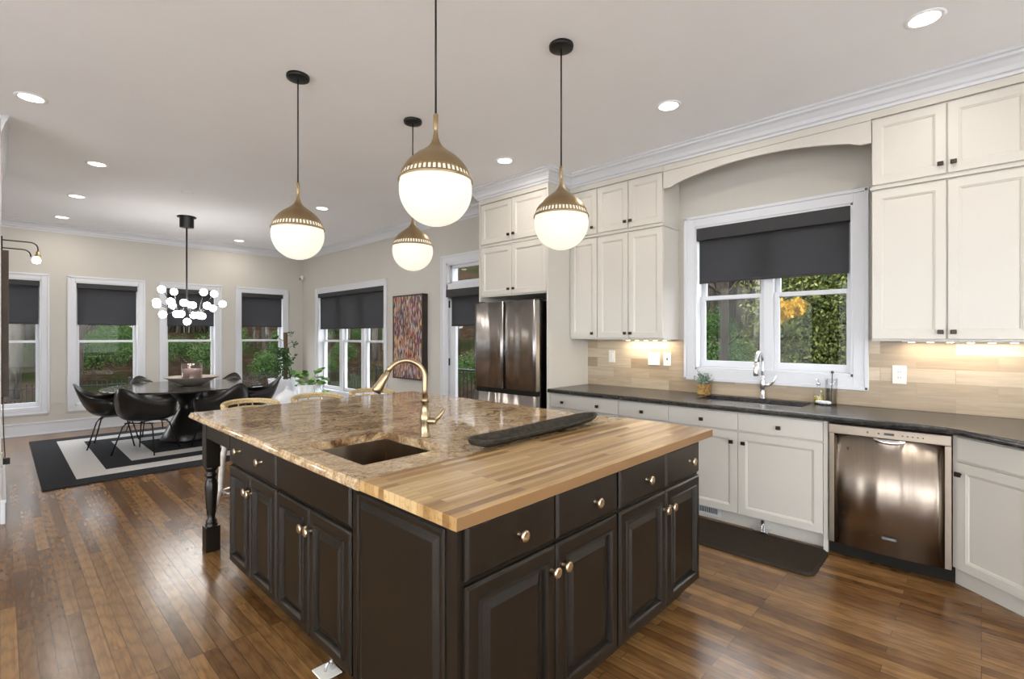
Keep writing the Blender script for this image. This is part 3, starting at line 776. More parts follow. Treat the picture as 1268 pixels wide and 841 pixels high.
# chrome kitchen faucet
fx, fy = 4.425, 1.325
f = thing('faucet', 'tall chrome pull-down faucet behind the window sink', 'faucet', (fx, fy, 0.914))
MB().lathe([(0, 0), (0.028, 0), (0.028, 0.008), (0.021, 0.016), (0.019, 0.09), (0.023, 0.10), (0.023, 0.14), (0.017, 0.16), (0.014, 0.19), (0, 0.19)], (fx, fy, 0.914), 20).build('base', 'chrome', f)
pts = [(fx, fy, 1.09)] + [(fx, fy, z) for z in (1.15, 1.22)] + arc((fx - 0.085, fy, 1.22), 0.085, 0, 180, 14)[1:]
MB().tube(pts, 0.012, 12).build('spout', 'chrome', f)
MB().lathe([(0.012, 0), (0.019, -0.01), (0.022, -0.09), (0.018, -0.11), (0, -0.11)], (fx - 0.17, fy, 1.222), 16).build('spray_head', 'chrome', f)
MB().tube([(fx, fy - 0.015, 1.03), (fx - 0.01, fy - 0.06, 1.035)], 0.016, 12).tube([(fx - 0.01, fy - 0.06, 1.035), (fx - 0.012, fy - 0.085, 1.06), (fx - 0.015, fy - 0.115, 1.12)], [0.012, 0.008, 0.006], 10).build('handle', 'chrome', f)

# ------------------------------------------------------------------ dishwasher
dw = thing('dishwasher', 'stainless steel dishwasher between the white sink cabinet and corner cabinet', 'dishwasher', (4.1, 0.425, 0))
DX = 3.80; a, b = 0.124, 0.730
MB().box(DX + 0.03, WR - 0.05, a, b, 0.09, 0.868).build('tub', 'dark_gap', dw)
MB().box(DX + 0.045, DX + 0.06, a - 0.012, b + 0.012, 0.0, 0.10).build('toe_kick', 'dark_gap', dw)
m = MB()
nseg = 14
t = bmesh.new(); fr = []
for i in range(nseg + 1):
    y = a + 0.03 + (b - a - 0.06) * i / nseg; q = (i / nseg - 0.5) * 2; bulge = 0.020 * (1 - abs(q) ** 4)
    fr.append([t.verts.new((DX - bulge, y, 0.085)), t.verts.new((DX - bulge, y, 0.800))])
bk = [[t.verts.new((DX + 0.03, a + 0.03, 0.085)), t.verts.new((DX + 0.03, a + 0.03, 0.80))], [t.verts.new((DX + 0.03, b - 0.03, 0.085)), t.verts.new((DX + 0.03, b - 0.03, 0.80))]]
for p, q in zip(fr, fr[1:]): f_ = t.faces.new([p[0], q[0], q[1], p[1]]); f_.smooth = True
t.faces.new([v[1] for v in fr] + [bk[1][1], bk[0][1]]); t.faces.new([v[0] for v in fr] + [bk[1][0], bk[0][0]])
t.faces.new([bk[0][0], fr[0][0], fr[0][1], bk[0][1]]); t.faces.new([fr[-1][0], bk[1][0], bk[1][1], fr[-1][1]])
bmesh.ops.recalc_face_normals(t, faces=t.faces); m._merge(t)
dd = m.build('door', 'steel', dw)
MB().box(DX - 0.002, DX + 0.03, a, a + 0.03, 0.085, 0.80, 0.002).build('side_trim', 'steel_trim', dw); MB().box(DX - 0.002, DX + 0.03, b - 0.03, b, 0.085, 0.80, 0.002).build('side_trim', 'steel_trim', dw)
cp = MB().box(DX - 0.018, DX + 0.03, a, b, 0.802, 0.862, 0.004).box(DX - 0.022, DX, a + 0.05, b - 0.05, 0.852, 0.858, 0.001).build('control_panel', 'steel_trim', dw)
MB().box(DX - 0.0192, DX - 0.016, 0.385, 0.435, 0.826, 0.840).build('display', 'slot', cp)
m = MB()
for i in range(5): m.lathe([(0, -0.0025), (0.004, -0.0025), (0.004, 0)], (DX - 0.0175, 0.345 - 0.024 * i, 0.832), 10, 'x')
m.build('buttons', 'slot', cp)
MB().lathe([(0, -0.0025), (0.0055, -0.0025), (0.0055, 0)], (DX - 0.0175, 0.462, 0.832), 12, 'x').build('button', 'slot', cp)
MB().box(DX - 0.0192, DX - 0.016, 0.513, 0.523, 0.826, 0.838).build('button', 'slot', cp)
# scooped pocket handle: bright curved lip
m = MB()
t = bmesh.new(); rows = []
for j in range(7):
    v = j / 6; row = []
    for i in range(17):
        u = i / 16 * 2 - 1; dep = 0.030 * math.sin(PI * min(1, v * 1.0)) * (1 - u ** 4); hgt = 0.040 * (1 - 0.55 * abs(u) ** 2.5)
        row.append(t.verts.new((DX - 0.0195 - dep * 0.5, 0.41 + u * 0.078, 0.802 - v * hgt)))
    rows.append(row)
for p, q in zip(rows, rows[1:]):
    for i in range(16): f_ = t.faces.new([p[i], p[i + 1], q[i + 1], q[i]]); f_.smooth = True
m._merge(t); m.build('pocket_handle', 'chrome', dd)
MB().box(DX - 0.0222, DX - 0.0205, 0.373, 0.447, 0.180, 0.200, 0.0).build('badge', 'slot', dd)
def text_mesh(body, size, name, m, parent, mtx):
    cu = bpy.data.curves.new('lettering', 'FONT'); cu.body = body; cu.size = size; cu.align_x = 'CENTER'; cu.align_y = 'CENTER'; cu.extrude = 0.0004
    to = bpy.data.objects.new('lettering_source', cu); COL.objects.link(to)
    bpy.context.view_layer.update()
    me = bpy.data.meshes.new_from_object(to.evaluated_get(bpy.context.evaluated_depsgraph_get()))
    bpy.data.objects.remove(to); me.transform(mtx); me.materials.clear(); me.materials.append(M[m])
    mb = MB(); mb.bm.from_mesh(me); bpy.data.meshes.remove(me); return mb.build(name, m, parent)
text_mesh('KitchenAid', 0.0135, 'badge_lettering', 'chrome', dd, Matrix(((0, 0, -1, DX - 0.0226), (-1, 0, 0, 0.41), (0, 1, 0, 0.190), (0, 0, 0, 1))))
MB().lathe([(0, -0.003), (0.006, -0.003), (0.007, 0)], (DX - 0.0195, 0.625, 0.725), 12, 'x').build('magnet_dot', 'slot', dd)

# ------------------------------------------------------------------ upper cabinets
def upper(x_face, y0, y1, z0, z1, ndoor, label, knobs, kz):
    c = thing('wall_cabinet', label, 'cabinet', ((x_face + WR) / 2, (y0 + y1) / 2, z0))
    m = MB().box(x_face, WR - 0.011 if z0 < 1.5 else WR - 0.001, y0 + 0.001, y1 - 0.001, z0, z1, 0.001)
    m.build('carcass', 'cab', c)
    w = (y1 - y0) / ndoor
    for i in range(ndoor):
        a, b = y0 + w * i, y0 + w * (i + 1)
        dd = front('x', x_face, a + 0.002, b - 0.002, z0 + 0.012, z1 - 0.010, SHAKER, 'door', 'cab', c)
        for k in knobs:
            if a < k < b: knob_square('x', x_face - 0.0185, k, kz, dd)
    return c
UX = 4.15
upper(UX, 2.075, 2.78, 1.405, 2.435, 2, 'tall white double-door wall cabinet left of the kitchen window', [2.455, 2.395], 1.465)
upper(UX, 2.78, 3.116, 1.405, 2.435, 1, 'tall white single-door wall cabinet beside the refrigerator surround', [2.83], 1.465)
upper(UX, 2.075, 2.78, 2.455, 2.925, 2, 'short white double-door cabinet topping the stack left of the kitchen window', [2.455, 2.395], 2.53)
upper(UX, 2.78, 3.116, 2.455, 2.925, 1, 'short white single-door cabinet near the ceiling beside the refrigerator surround', [2.83], 2.53)
upper(UX, -0.232, 0.545, 1.405, 2.435, 2, 'tall white double-door wall cabinet right of the kitchen window', [0.187, 0.125], 1.465)
upper(UX, -0.232, 0.545, 2.455, 2.925, 2, 'short white double-door cabinet topping the stack right of the kitchen window', [0.187, 0.125], 2.53)
upper(UX, -0.62, -0.234, 1.405, 2.435, 1, 'tall white wall cabinet at the far right edge of the picture', [-0.28], 1.465)
upper(UX, -0.62, -0.234, 2.455, 2.925, 1, 'short white wall cabinet at the upper right edge of the picture', [-0.28], 2.53)
for (a, b) in ((2.07, 3.118), (-0.62, 0.548)):
    pass
struct(MB().box(UX - 0.022, WR - 0.002, 2.068, 3.117, 2.4355, 2.4545, 0.003).box(UX - 0.022, WR - 0.002, -0.62, 0.553, 2.4355, 2.4545, 0.003).build('trim_13', 'cab'))
FXU = 3.80
upper(FXU, 3.140, 4.115, 1.875, 2.435, 2, 'white double-door cabinet directly above the refrigerator', [3.665, 3.59], 1.945)
upper(FXU, 3.140, 4.115, 2.455, 2.925, 2, 'white double-door cabinet near the ceiling above the refrigerator', [3.665, 3.59], 2.53)
MB_ = thing('refrigerator_surround', 'tall white side panels enclosing the refrigerator', 'panel', (4.1, 3.6, 0))
MB().box(3.778, WR - 0.001, 3.118, 3.138, 0, 2.925, 0.001).build('side_panel', 'cab', MB_)
MB().box(3.778, WD - 0.002, 4.117, 4.137, 0, 2.925, 0.001).build('side_panel', 'cab', MB_)
MB().box(3.79, WR - 0.003, 3.1385, 4.1165, 2.436, 2.454).build('mid_rail', 'cab', MB_)

# under-cabinet LED strips
for (ya, yb, lb) in ((2.13, 2.62, 'slim lit light strip under the cabinet left of the kitchen window'), (-0.2, 0.40, 'slim lit light strip under the cabinet right of the kitchen window')):
    u = thing('under_cabinet_light', lb, 'light', (4.38, (ya + yb) / 2, 1.39))
    MB().box(4.35, 4.41, ya, yb, 1.396, 1.4045, 0.001).build('housing', 'white_plastic', u)
    k = int((yb - ya) / 0.09)
    for i in range(k):
        yy = ya + (i + 0.5) * (yb - ya) / k; MB().lathe([(0, 0), (0.018, 0), (0.018, 0.003)], (4.38, yy, 1.3935), 12).build('led_puck', 'led', u)
    ld = bpy.data.lights.new('under_cabinet_lamp', 'AREA'); ld.shape = 'RECTANGLE'; ld.size = 0.04; ld.size_y = yb - ya; ld.energy = 2.5; ld.color = (1.0, 0.86, 0.68)
    lo = bpy.data.objects.new('lamp', ld); COL.objects.link(lo); lo.parent = u; lo.location = (0, 0, 0.0015)

# ------------------------------------------------------------------ refrigerator
FR = 3.655; f0, f1 = 3.175, 4.085; fm = 3.635
fg = thing('refrigerator', 'stainless french-door refrigerator under the white cabinets', 'refrigerator', (4.0, 3.63, 0))
MB().box(FR + 0.065, WR - 0.05, f0 + 0.004, f1 - 0.004, 0.03, 1.795, 0.004).build('body', 'dark_steel', fg)
def fdoor(a, b, z0, z1, name, side='fridge_steel'):
    m = MB(); t = bmesh.new(); n = 10; fr = []
    for i in range(n + 1):
        y = a + (b - a) * i / n; q = (i / n - 0.5) * 2; bu = 0.010 * (1 - abs(q) ** 6)
        fr.append([t.verts.new((FR + 0.010 - bu, y, z0)), t.verts.new((FR + 0.010 - bu, y, z1))])
    bk = [[t.verts.new((FR + 0.06, a, z0)), t.verts.new((FR + 0.06, a, z1))], [t.verts.new((FR + 0.06, b, z0)), t.verts.new((FR + 0.06, b, z1))]]
    for p, q in zip(fr, fr[1:]): f_ = t.faces.new([p[0], q[0], q[1], p[1]]); f_.smooth = True
    t.faces.new([v[1] for v in fr] + [bk[1][1], bk[0][1]]); t.faces.new([v[0] for v in fr] + [bk[1][0], bk[0][0]])
    t.faces.new([bk[0][0], fr[0][0], fr[0][1], bk[0][1]]); t.faces.new([fr[-1][0], bk[1][0], bk[1][1], fr[-1][1]])
    bmesh.ops.recalc_face_normals(t, faces=t.faces); m._merge(t); return m.build(name, 'fridge_steel', fg)
fdoor(f0 + 0.002, fm - 0.003, 0.885, 1.80, 'door'); fdoor(fm + 0.003, f1 - 0.002, 0.885, 1.80, 'door')
fdoor(f0 + 0.002, f1 - 0.002, 0.06, 0.835, 'freezer_drawer')
MB().box(FR + 0.03, FR + 0.066, f0 + 0.002, f1 - 0.002, 0.835, 0.886).build('handle_recess', 'dark_gap', fg)
MB().box(FR + 0.055, FR + 0.14, f0 + 0.004, f0 + 0.06, 1.797, 1.818, 0.005).box(FR + 0.055, FR + 0.14, f1 - 0.06, f1 - 0.004, 1.797, 1.818, 0.005).build('hinge_covers', 'dark_gap', fg)
MB().box(FR + 0.05, FR + 0.2, f0 + 0.01, f1 - 0.01, 0.0, 0.055, 0.004).build('kick_grille', 'dark_gap', fg)

# ------------------------------------------------------------------ island cabinets
IX = 0.962; IY = 1.137   # carcass planes (fronts stand 2 cm proud)
def knob_i(face, u, z, parent):
    pos = IX - 0.0195 if face == 'x' else IY - 0.0195
    knob_round(face, pos, u, z, parent)
ZB = 0.100; ZD = 0.676; ZT = 0.870
# left side units
def isl_left(y0, y1, label, kd, kk):
    c = thing('island_cabinet', label, 'cabinet', (IX + 0.3, (y0 + y1) / 2, 0))
    m = MB().box(IX, IX + 0.62, y0 + 0.0005, y1 - 0.0005, ZB, 0.70).box(IX, IX + 0.62, y0 + 0.0005, y1 - 0.0005, 0.85, 0.8745).box(IX, IX + 0.02, y0 + 0.0005, y1 - 0.0005, 0.70, 0.85).box(IX + 0.07, IX + 0.60, y0 + 0.0005, y1 - 0.0005, 0, ZB); m.build('carcass', 'espresso', c)
    dr = front('x', IX, y0 + 0.006, y1 - 0.006, 0.690, ZT, SLABD, 'drawer', 'espresso', c, 0.0035)
    for k in kd: knob_i('x', k, 0.785, dr)
    mid = (y0 + y1) / 2
    for a, b in ((y0 + 0.006, mid), (mid, y1 - 0.006)):
        dd = front('x', IX, a, b, ZB + 0.003, ZD, RAISED, 'door', 'espresso', c, 0.003)
        for k in kk:
            if a < k < b: knob_i('x', k, 0.588, dd)
    return c
isl_left(2.513, 3.237, 'espresso island cabinet beside the turned leg, drawer with two knobs over two doors', [3.045, 2.705], [2.90, 2.85])
# sink unit: open above for the basin
c = thing('island_cabinet', 'espresso island sink cabinet with a plain false drawer over two doors', 'cabinet', (IX + 0.3, 2.14, 0))
y0, y1 = 1.768, 2.513
MB().box(IX, IX + 0.62, y0 + 0.0005, y1 - 0.0005, ZB, 0.66).box(IX, IX + 0.02, y0 + 0.0005, y1 - 0.0005, 0.66, 0.8745).box(IX + 0.07, IX + 0.60, y0 + 0.0005, y1 - 0.0005, 0, ZB).build('carcass', 'espresso', c)
front('x', IX, y0 + 0.006, y1 - 0.006, 0.690, ZT, SLABD, 'false_drawer', 'espresso', c)
mid = 2.143
for a, b, k in ((y0 + 0.006, mid, 2.115), (mid, y1 - 0.006, 2.175)):
    dd = front('x', IX, a, b, ZB + 0.003, ZD, RAISED, 'door', 'espresso', c, 0.003); knob_i('x', k, 0.588, dd)
# front units
def isl_front(x0, x1, label, kd, kk, xm, end=False):
    c = thing('island_cabinet', label, 'cabinet', ((x0 + x1) / 2, IY + 0.3, 0))
    MB().box(x0 + 0.0005, x1 - 0.0005, IY, 1.767, ZB, 0.8745).box(x0 + (0.07 if end else 0.0005), x1 - (0.05 if not end else 0.0005), IY + 0.07, 1.767, 0, ZB).build('carcass', 'espresso', c)
    for a, b, k in ((x0 + 0.004, xm, kd[0]), (xm, x1 - 0.006, kd[1])):
        dr = front('y', IY, a, b, 0.692, ZT, SLABD, 'drawer', 'espresso', c, 0.0035); knob_i('y', k, 0.778, dr)
    for a, b, k in ((x0 + 0.004, xm, kk[0]), (xm, x1 - 0.006, kk[1])):
        dd = front('y', IY, a, b, ZB + 0.003, 0.682, RAISED, 'door', 'espresso', c, 0.003); knob_i('y', k, 0.596, dd)
    return c
cf = isl_front(IX, 1.829, 'espresso island cabinet at the near corner with two drawers over two doors', [1.20, 1.645], [1.372, 1.438], 1.402, end=True)
MB().box(IX - 0.012, IX, IY + 0.001, 1.766, ZB, 0.8745).build('end_board', 'espresso', cf)
front('x', IX - 0.012, 1.19, 1.735, ZB + 0.003, 0.845, [(0, -0.0005), (0, 0.004), (0.006, 0.0075), (0.012, 0.008), (0.016, 0.002), (0.03, 0.002), (0.05, 0.012), (0.053, 0.013)], 'end_panel', 'espresso', cf)
isl_front(1.829, 2.665, 'espresso island cabinet at the window end with two drawers over two doors', [2.065, 2.525], [2.232, 2.30], 2.262)
# seating side back panel
bp = thing('island_back_panel', 'espresso panelling closing the seating side of the island', 'panel', (1.9, 2.9, 0))
MB().box(IX + 0.622, 2.665, 1.769, 3.237, ZB, 0.70).box(2.60, 2.665, 1.769, 3.237, 0.70, 0.874).box(IX + 0.62, 2.60, 3.20, 3.237, 0.70, 0.874).box(IX + 0.63, 2.60, 1.80, 3.18, 0, ZB).build('panel', 'espresso', bp)

# turned legs and apron
lg = thing('island_table_frame', 'espresso turned legs and apron carrying the overhanging end of the granite', 'leg frame', (1.8, 3.7, 0))
def turned_leg(x, y):
    h = 0.043
    m = MB().box(x - h, x + h, y - h, y + h, 0.0, 0.165, 0.003).box(x - h, x + h, y - h, y + h, 0.560, 0.874, 0.002)
    prof = [(0.0, 0.150), (0.036, 0.160), (0.038, 0.170), (0.028, 0.182), (0.034, 0.190), (0.030, 0.200), (0.021, 0.212), (0.026, 0.25), (0.033, 0.32), (0.039, 0.40), (0.040, 0.445), (0.033, 0.472), (0.024, 0.484), (0.030, 0.494), (0.040, 0.503), (0.036, 0.515), (0.026, 0.524), (0.034, 0.538), (0.041, 0.552), (0.041, 0.565), (0, 0.57)]
    m.lathe(prof, (x, y, 0), 28); return m.build('leg', 'espresso', lg)
turned_leg(0.984, 3.745); turned_leg(2.62, 3.745)
MB().box(0.946, 0.966, 3.238, 3.702, 0.762, 0.874, 0.001).box(2.64, 2.662, 3.238, 3.702, 0.762, 0.874, 0.001).box(1.028, 2.576, 3.765, 3.785, 0.762, 0.874, 0.001).build('apron', 'espresso', lg)

# granite top with sink hole + ogee edge
gt = thing('granite_countertop', 'glossy brown and gold granite slab covering most of the island', 'countertop', (1.8, 2.8, 0.875))
GX0, GX1, GY0, GY1 = 0.893, 2.735, 1.635, 3.925
H_ = (1.020, 1.460, 1.815, 2.360)
m = MB()
def rbox(m, x0, x1, y0, y1): m.box(x0, x1, y0, y1, 0.875, 0.914)
t = bmesh.new()
def ring(z, g):
    return [t.verts.new((x, y, z)) for x, y in ((GX0 + g, GY0), (GX1 - g, GY0), (GX1 - g, GY1 - g), (GX0 + g, GY1 - g))]
prof = [(0.010, 0.875), (0.003, 0.878), (0.0, 0.884), (0.0, 0.893), (0.004, 0.899), (0.007, 0.901), (0.008, 0.909), (0.012, 0.914)]
rs = [ring(z, g) for g, z in prof]
for a, b in zip(rs, rs[1:]):
    for i in range(4): t.faces.new([a[i], a[(i + 1) % 4], b[(i + 1) % 4], b[i]])
hb = [t.verts.new((x, y, 0.875)) for x, y in ((H_[0], H_[2]), (H_[1], H_[2]), (H_[1], H_[3]), (H_[0], H_[3]))]
ht = [t.verts.new((x, y, 0.914)) for x, y in ((H_[0], H_[2]), (H_[1], H_[2]), (H_[1], H_[3]), (H_[0], H_[3]))]
for i in range(4):
    j = (i + 1) % 4; t.faces.new([hb[i], hb[j], ht[j], ht[i]]); t.faces.new([rs[-1][i], rs[-1][j], ht[j], ht[i]]); t.faces.new([rs[0][i], rs[0][j], hb[j], hb[i]])
bmesh.ops.recalc_face_normals(t, faces=t.faces); m._merge(t); m.build('slab', 'granite', gt)
# butcher block
o = MB().box(0.905, 2.765, 1.088, 1.634, 0.8755, 0.9165, 0.003).build('butcher_block_countertop', 'butcher')
tag(o, 'striped maple butcher block slab on the near end of the island', 'countertop')

# island sink
s = thing('island_sink', 'dark brown undermount prep sink set in the island granite', 'sink', (1.24, 2.09, 0.68))
basin(H_[0] + 0.0, H_[1] - 0.0, H_[2], H_[3], 0.8748, 0.672, 0.005, 'sink_bronze', s)
MB().lathe([(0.0, 0.004), (0.035, 0.004), (0.043, 0.001), (0.043, -0.002)], (1.24, 2.09, 0.680), 24).build('drain', 'chrome', s)
# island faucet
fx, fy = 1.535, 2.10
f = thing('faucet', 'champagne bronze gooseneck faucet beside the island sink', 'faucet', (fx, fy, 0.914))
MB().lathe([(0, 0), (0.030, 0), (0.030, 0.006), (0.025, 0.012), (0.0235, 0.07), (0.0265, 0.085), (0.0265, 0.115), (0.019, 0.125), (0.0175, 0.18), (0.0215, 0.185), (0.0215, 0.195), (0.0165, 0.20), (0, 0.20)], (fx, fy, 0.914), 24).build('base', 'faucet_brass', f)
dirv = Vector((-0.86, 0.51, 0))
def fp(s_, z): return (fx + dirv.x * s_, fy + dirv.y * s_, z)
Rr = 0.098; zc = 1.215
pts = [fp(0, 1.10), fp(0, 1.16), fp(0, zc)] + [fp(Rr - Rr * math.cos(R(a_)), zc + Rr * math.sin(R(a_))) for a_ in range(12, 157, 12)]
MB().tube(pts, 0.0145, 14).build('spout', 'faucet_brass', f)
e0 = Vector(pts[-1]); e1 = e0 + (Vector(pts[-1]) - Vector(pts[-2])).normalized() * 1.0
dn = (Vector(pts[-1]) - Vector(pts[-2])).normalized()
MB().tube([e0 - dn * 0.004, e0 + dn * 0.02, e0 + dn * 0.028, e0 + dn * 0.055, e0 + dn * 0.10, e0 + dn * 0.118], [0.016, 0.017, 0.020, 0.021, 0.027, 0.024], 18).build('spray_head', 'faucet_brass', f)
hd = Vector((0.60, -0.80, 0))
p0 = Vector((fx, fy, 0.995))
MB().tube([p0, p0 + hd * 0.05, p0 + hd * 0.062], [0.019, 0.019, 0.016], 14).tube([p0 + hd * 0.052, p0 + hd * 0.075 + Vector((0, 0, 0.022)), p0 + hd * 0.105 + Vector((0, 0, 0.068))], [0.011, 0.010, 0.008], 10).build('handle', 'faucet_brass', f)

# long dough-bowl tray
t = bmesh.new(); n = 26; k = 9; Lh = 0.535
def wprof(u): return 0.086 * (1 - abs(u) ** 5.0) ** 0.5 * (1 + 0.04 * math.sin(5 * u)) + 0.004
for sgn_ in (0, 1):
    rows = []
    for i in range(n + 1):
        u = -1 + 2 * i / n; row = []
        for j in range(k + 1):
            v = -1 + 2 * j / k; w = wprof(u) - (0.010 if sgn_ else 0)
            edge = max(abs(v) ** 3, abs(u) ** 12)
            z = 0.004 + (0.040 + 0.012 * abs(u) ** 3) * edge if not sgn_ else 0.011 + (0.033 + 0.012 * abs(u) ** 3) * edge
            row.append(t.verts.new((u * (Lh - (0.012 if sgn_ else 0)), v * w * (0.72 + 0.28 * edge if not sgn_ else 0.75 + 0.25 * edge), z)))
        rows.append(row)
    for a, b in zip(rows, rows[1:]):
        for j in range(k): f_ = t.faces.new([a[j], a[j + 1], b[j + 1], b[j]]); f_.smooth = True
    if sgn_ == 0: outer = rows
    else: inner = rows
for i in range(n):
    for j in (0, k): t.faces.new([outer[i][j], outer[i + 1][j], inner[i + 1][j], inner[i][j]])
for j in range(k):
    for i in (0, n): t.faces.new([outer[i][j], outer[i][j + 1], inner[i][j + 1], inner[i][j]])
bmesh.ops.recalc_face_normals(t, faces=t.faces)
bmesh.ops.transform(t, matrix=Matrix.Translation((2.0, 1.70, 0.9135)) @ Matrix.Rotation(R(2.5), 4, 'Z'), verts=t.verts)
m = MB(); m._merge(t); o = m.build('dough_tray', 'tray'); tag(o, 'long narrow black wooden dough bowl lying across the island top', 'tray')

# foot pedals
def pedal(x, y, rz, label, zt=0.10):
    p = thing('foot_pedal', label, 'pedal', (x, y, 0), rz)
    m = MB().box(-0.065, 0.02, -0.05, 0.05, 0.028, 0.034, 0.002); o1 = m.build('plate', 'white_plastic' if x < 2 else 'chrome', None); o1.parent = p
    m = MB().box(-0.006, 0.012, -0.012, 0.012, 0.0, 0.095, 0.002).tube([(-0.03, 0, 0.034), (-0.022, 0, 0.062), (-0.002, 0, 0.066)], 0.006, 8); o2 = m.build('bracket', 'chrome', None); o2.parent = p
    return p
pedal(3.845, 1.15, 0, 'small chrome foot pedal under the window sink cabinet')
pedal(0.972, 1.985, 0, 'small chrome foot pedal under the island sink cabinet')

# floor mat and toe-kick vent
def rrect(x0, x1, y0, y1, r, n=6):
    out = []
    for cx_, cy2, a0 in ((x1 - r, y1 - r, 0), (x0 + r, y1 - r, 90), (x0 + r, y0 + r, 180), (x1 - r, y0 + r, 270)):
        out += [(cx_ + r * math.cos(R(a0 + 90 * q / n)), cy2 + r * math.sin(R(a0 + 90 * q / n))) for q in range(n + 1)]
    return out
t = bmesh.new(); rr2 = []
for g_, z_ in ((0, 0.0004), (0, 0.006), (0.014, 0.019)): rr2.append([t.verts.new((x, y, z_)) for x, y in rrect(3.335 + g_, 3.81 - g_, 0.722 + g_, 2.12 - g_, 0.06 - g_)])
for a, b in zip(rr2, rr2[1:]):
    for q in range(len(a)): t.faces.new([a[q], a[(q + 1) % len(a)], b[(q + 1) % len(a)], b[q]])
t.faces.new(rr2[-1]); t.faces.new(rr2[0][::-1]); bmesh.ops.recalc_face_normals(t, faces=t.faces)
m = MB(); m._merge(t); tag(m.build('floor_mat', 'mat_rubber'), 'dark brown anti-fatigue mat on the floor in front of the window sink', 'mat')
v_ = thing('toe_kick_vent', 'white slotted air vent in the toe kick under the sink cabinet', 'vent', (3.88, 1.6, 0.03))
MB().box(3.876, 3.8845, 1.46, 1.80, 0.025, 0.098, 0.002).build('plate', 'trim', v_)
m = MB()
for i in range(20): m.box(3.8745, 3.877, 1.49 + i * 0.0145, 1.497 + i * 0.0145, 0.042, 0.085)
m.build('slots', 'slot', v_)

# wall plates
def plate(y, z, w, h, label, kinds, name='wall_outlet', cat='outlet'):
    p = thing(name, label, cat, (BX, y, z - h / 2))
    MB().box(BX - 0.006, BX, y - w / 2, y + w / 2, z - h / 2, z + h / 2, 0.002).build('cover_plate', 'white_plastic', p)
    n_ = len(kinds)
    for i, kd in enumerate(kinds):
        yc = y + (i - (n_ - 1) / 2) * -0.046
        if kd == 's': MB().box(BX - 0.011, BX - 0.005, yc - 0.016, yc + 0.016, z - 0.033, z + 0.033, 0.002).build('rocker', 'white_plastic', p)
        elif kd == 'o':
            q = MB().box(BX - 0.008, BX - 0.005, yc - 0.017, yc + 0.017, z - 0.034, z + 0.034, 0.002).build('receptacle', 'white_plastic', p)
            m = MB()
            for dz in (-0.02, 0.02):
                m.box(BX - 0.0086, BX - 0.0078, yc - 0.0085, yc - 0.0055, z + dz - 0.006, z + dz + 0.006).box(BX - 0.0086, BX - 0.0078, yc + 0.0055, yc + 0.0085, z + dz - 0.006, z + dz + 0.006)
            m.build('slots', 'slot', q)
        elif kd == 't':
            MB().box(BX - 0.014, BX - 0.005, yc - 0.005, yc + 0.005, z - 0.008, z + 0.012, 0.002).build('toggle', 'slot', p)
        elif kd == 'd':
            MB().box(BX - 0.009, BX - 0.005, yc - 0.016, yc + 0.016, z - 0.03, z + 0.03, 0.002).build('rocker', 'white_plastic', p)
plate(2.81, 1.225, 0.075, 0.125, 'white light switch left on the tiles under the wall cabinets', ['s'], 'light_switch', 'light switch')
plate(2.33, 1.215, 0.125, 0.125, 'white two-gang wall plate on the tiles between switch and toggle', ['d', 'o'])
plate(2.19, 1.215, 0.078, 0.125, 'white toggle switch plate on the tiles nearest the window', ['t'], 'light_switch', 'light switch')
plate(0.424, 1.162, 0.080, 0.130, 'white outlet on the tiles right of the kitchen window', ['o'])

# counter items by the sink
def leaf_cluster(mb, centres, size, rng, flat=0.3, long=1.5):
    for c_ in centres:
        d_ = Vector((rng.gauss(0, 1), rng.gauss(0, 1), rng.gauss(0, 1) * 0.6)).normalized(); u_ = d_.orthogonal().normalized(); s_ = size * rng.uniform(0.7, 1.3)
        u_ = Matrix.Rotation(rng.uniform(0, 2 * PI), 3, d_) @ u_
        w_ = d_.cross(u_) ; P = Vector(c_)
        mb.quad([P, P + u_ * s_ * long * 0.5 + w_ * s_ * 0.4 , P + u_ * s_ * long, P + u_ * s_ * long * 0.5 - w_ * s_ * 0.4 ])
rng = random.Random(5)
p = thing('potted_succulent', 'small grey-green succulent in a mottled square wooden pot on the black counter', 'potted plant', (4.37, 1.80, 0.914))
MB().box(4.325, 4.415, 1.755, 1.845, 0.9142, 1.010, 0.004).build('pot', 'bark_pot', p)
MB().box(4.333, 4.407, 1.763, 1.837, 1.0095, 1.013).build('soil', 'soil', p)
m = MB()
for i in range(26):
    a_ = rng.uniform(0, 2 * PI); l_ = rng.uniform(0.06, 0.13); el = rng.uniform(0.15, 1.3)
    P = Vector((4.37, 1.80, 1.012)); dv = Vector((math.cos(a_) * math.cos(el), math.sin(a_) * math.cos(el), math.sin(el)))
    m.tube([P, P + dv * l_ * 0.5, P + dv * l_], [0.003, 0.0025, 0.001], 5)
    leaf_cluster(m, [P + dv * l_ * q for q in (0.4, 0.55, 0.7, 0.85, 1.0)], 0.020, rng)
m.build('foliage', 'leaf_grey', p)
sb = thing('soap_bottle', 'clear soap bottle half full of yellow soap behind the sink', 'bottle', (4.40, 0.915, 0.914))
MB().lathe([(0, 0), (0.032, 0), (0.034, 0.01), (0.034, 0.10), (0.012, 0.13), (0.012, 0.142)], (4.40, 0.915, 0.9142), 20).build('glass_body', 'clear', sb)
MB().lathe([(0, 0.002), (0.030, 0.002), (0.031, 0.06), (0, 0.06)], (4.40, 0.915, 0.9142), 20).build('soap', 'soap', sb)
MB().lathe([(0, 0), (0.014, 0), (0.014, 0.02), (0.005, 0.022), (0.005, 0.045), (0, 0.045)], (4.40, 0.915, 1.056), 14).tube([(4.40, 0.915, 1.10), (4.36, 0.92, 1.103)], 0.005, 8).build('pump', 'chrome', sb)
g_ = thing('glass_tumbler', 'tall clear glass holding a black stick beside the soap bottle', 'glass', (4.43, 0.835, 0.914))
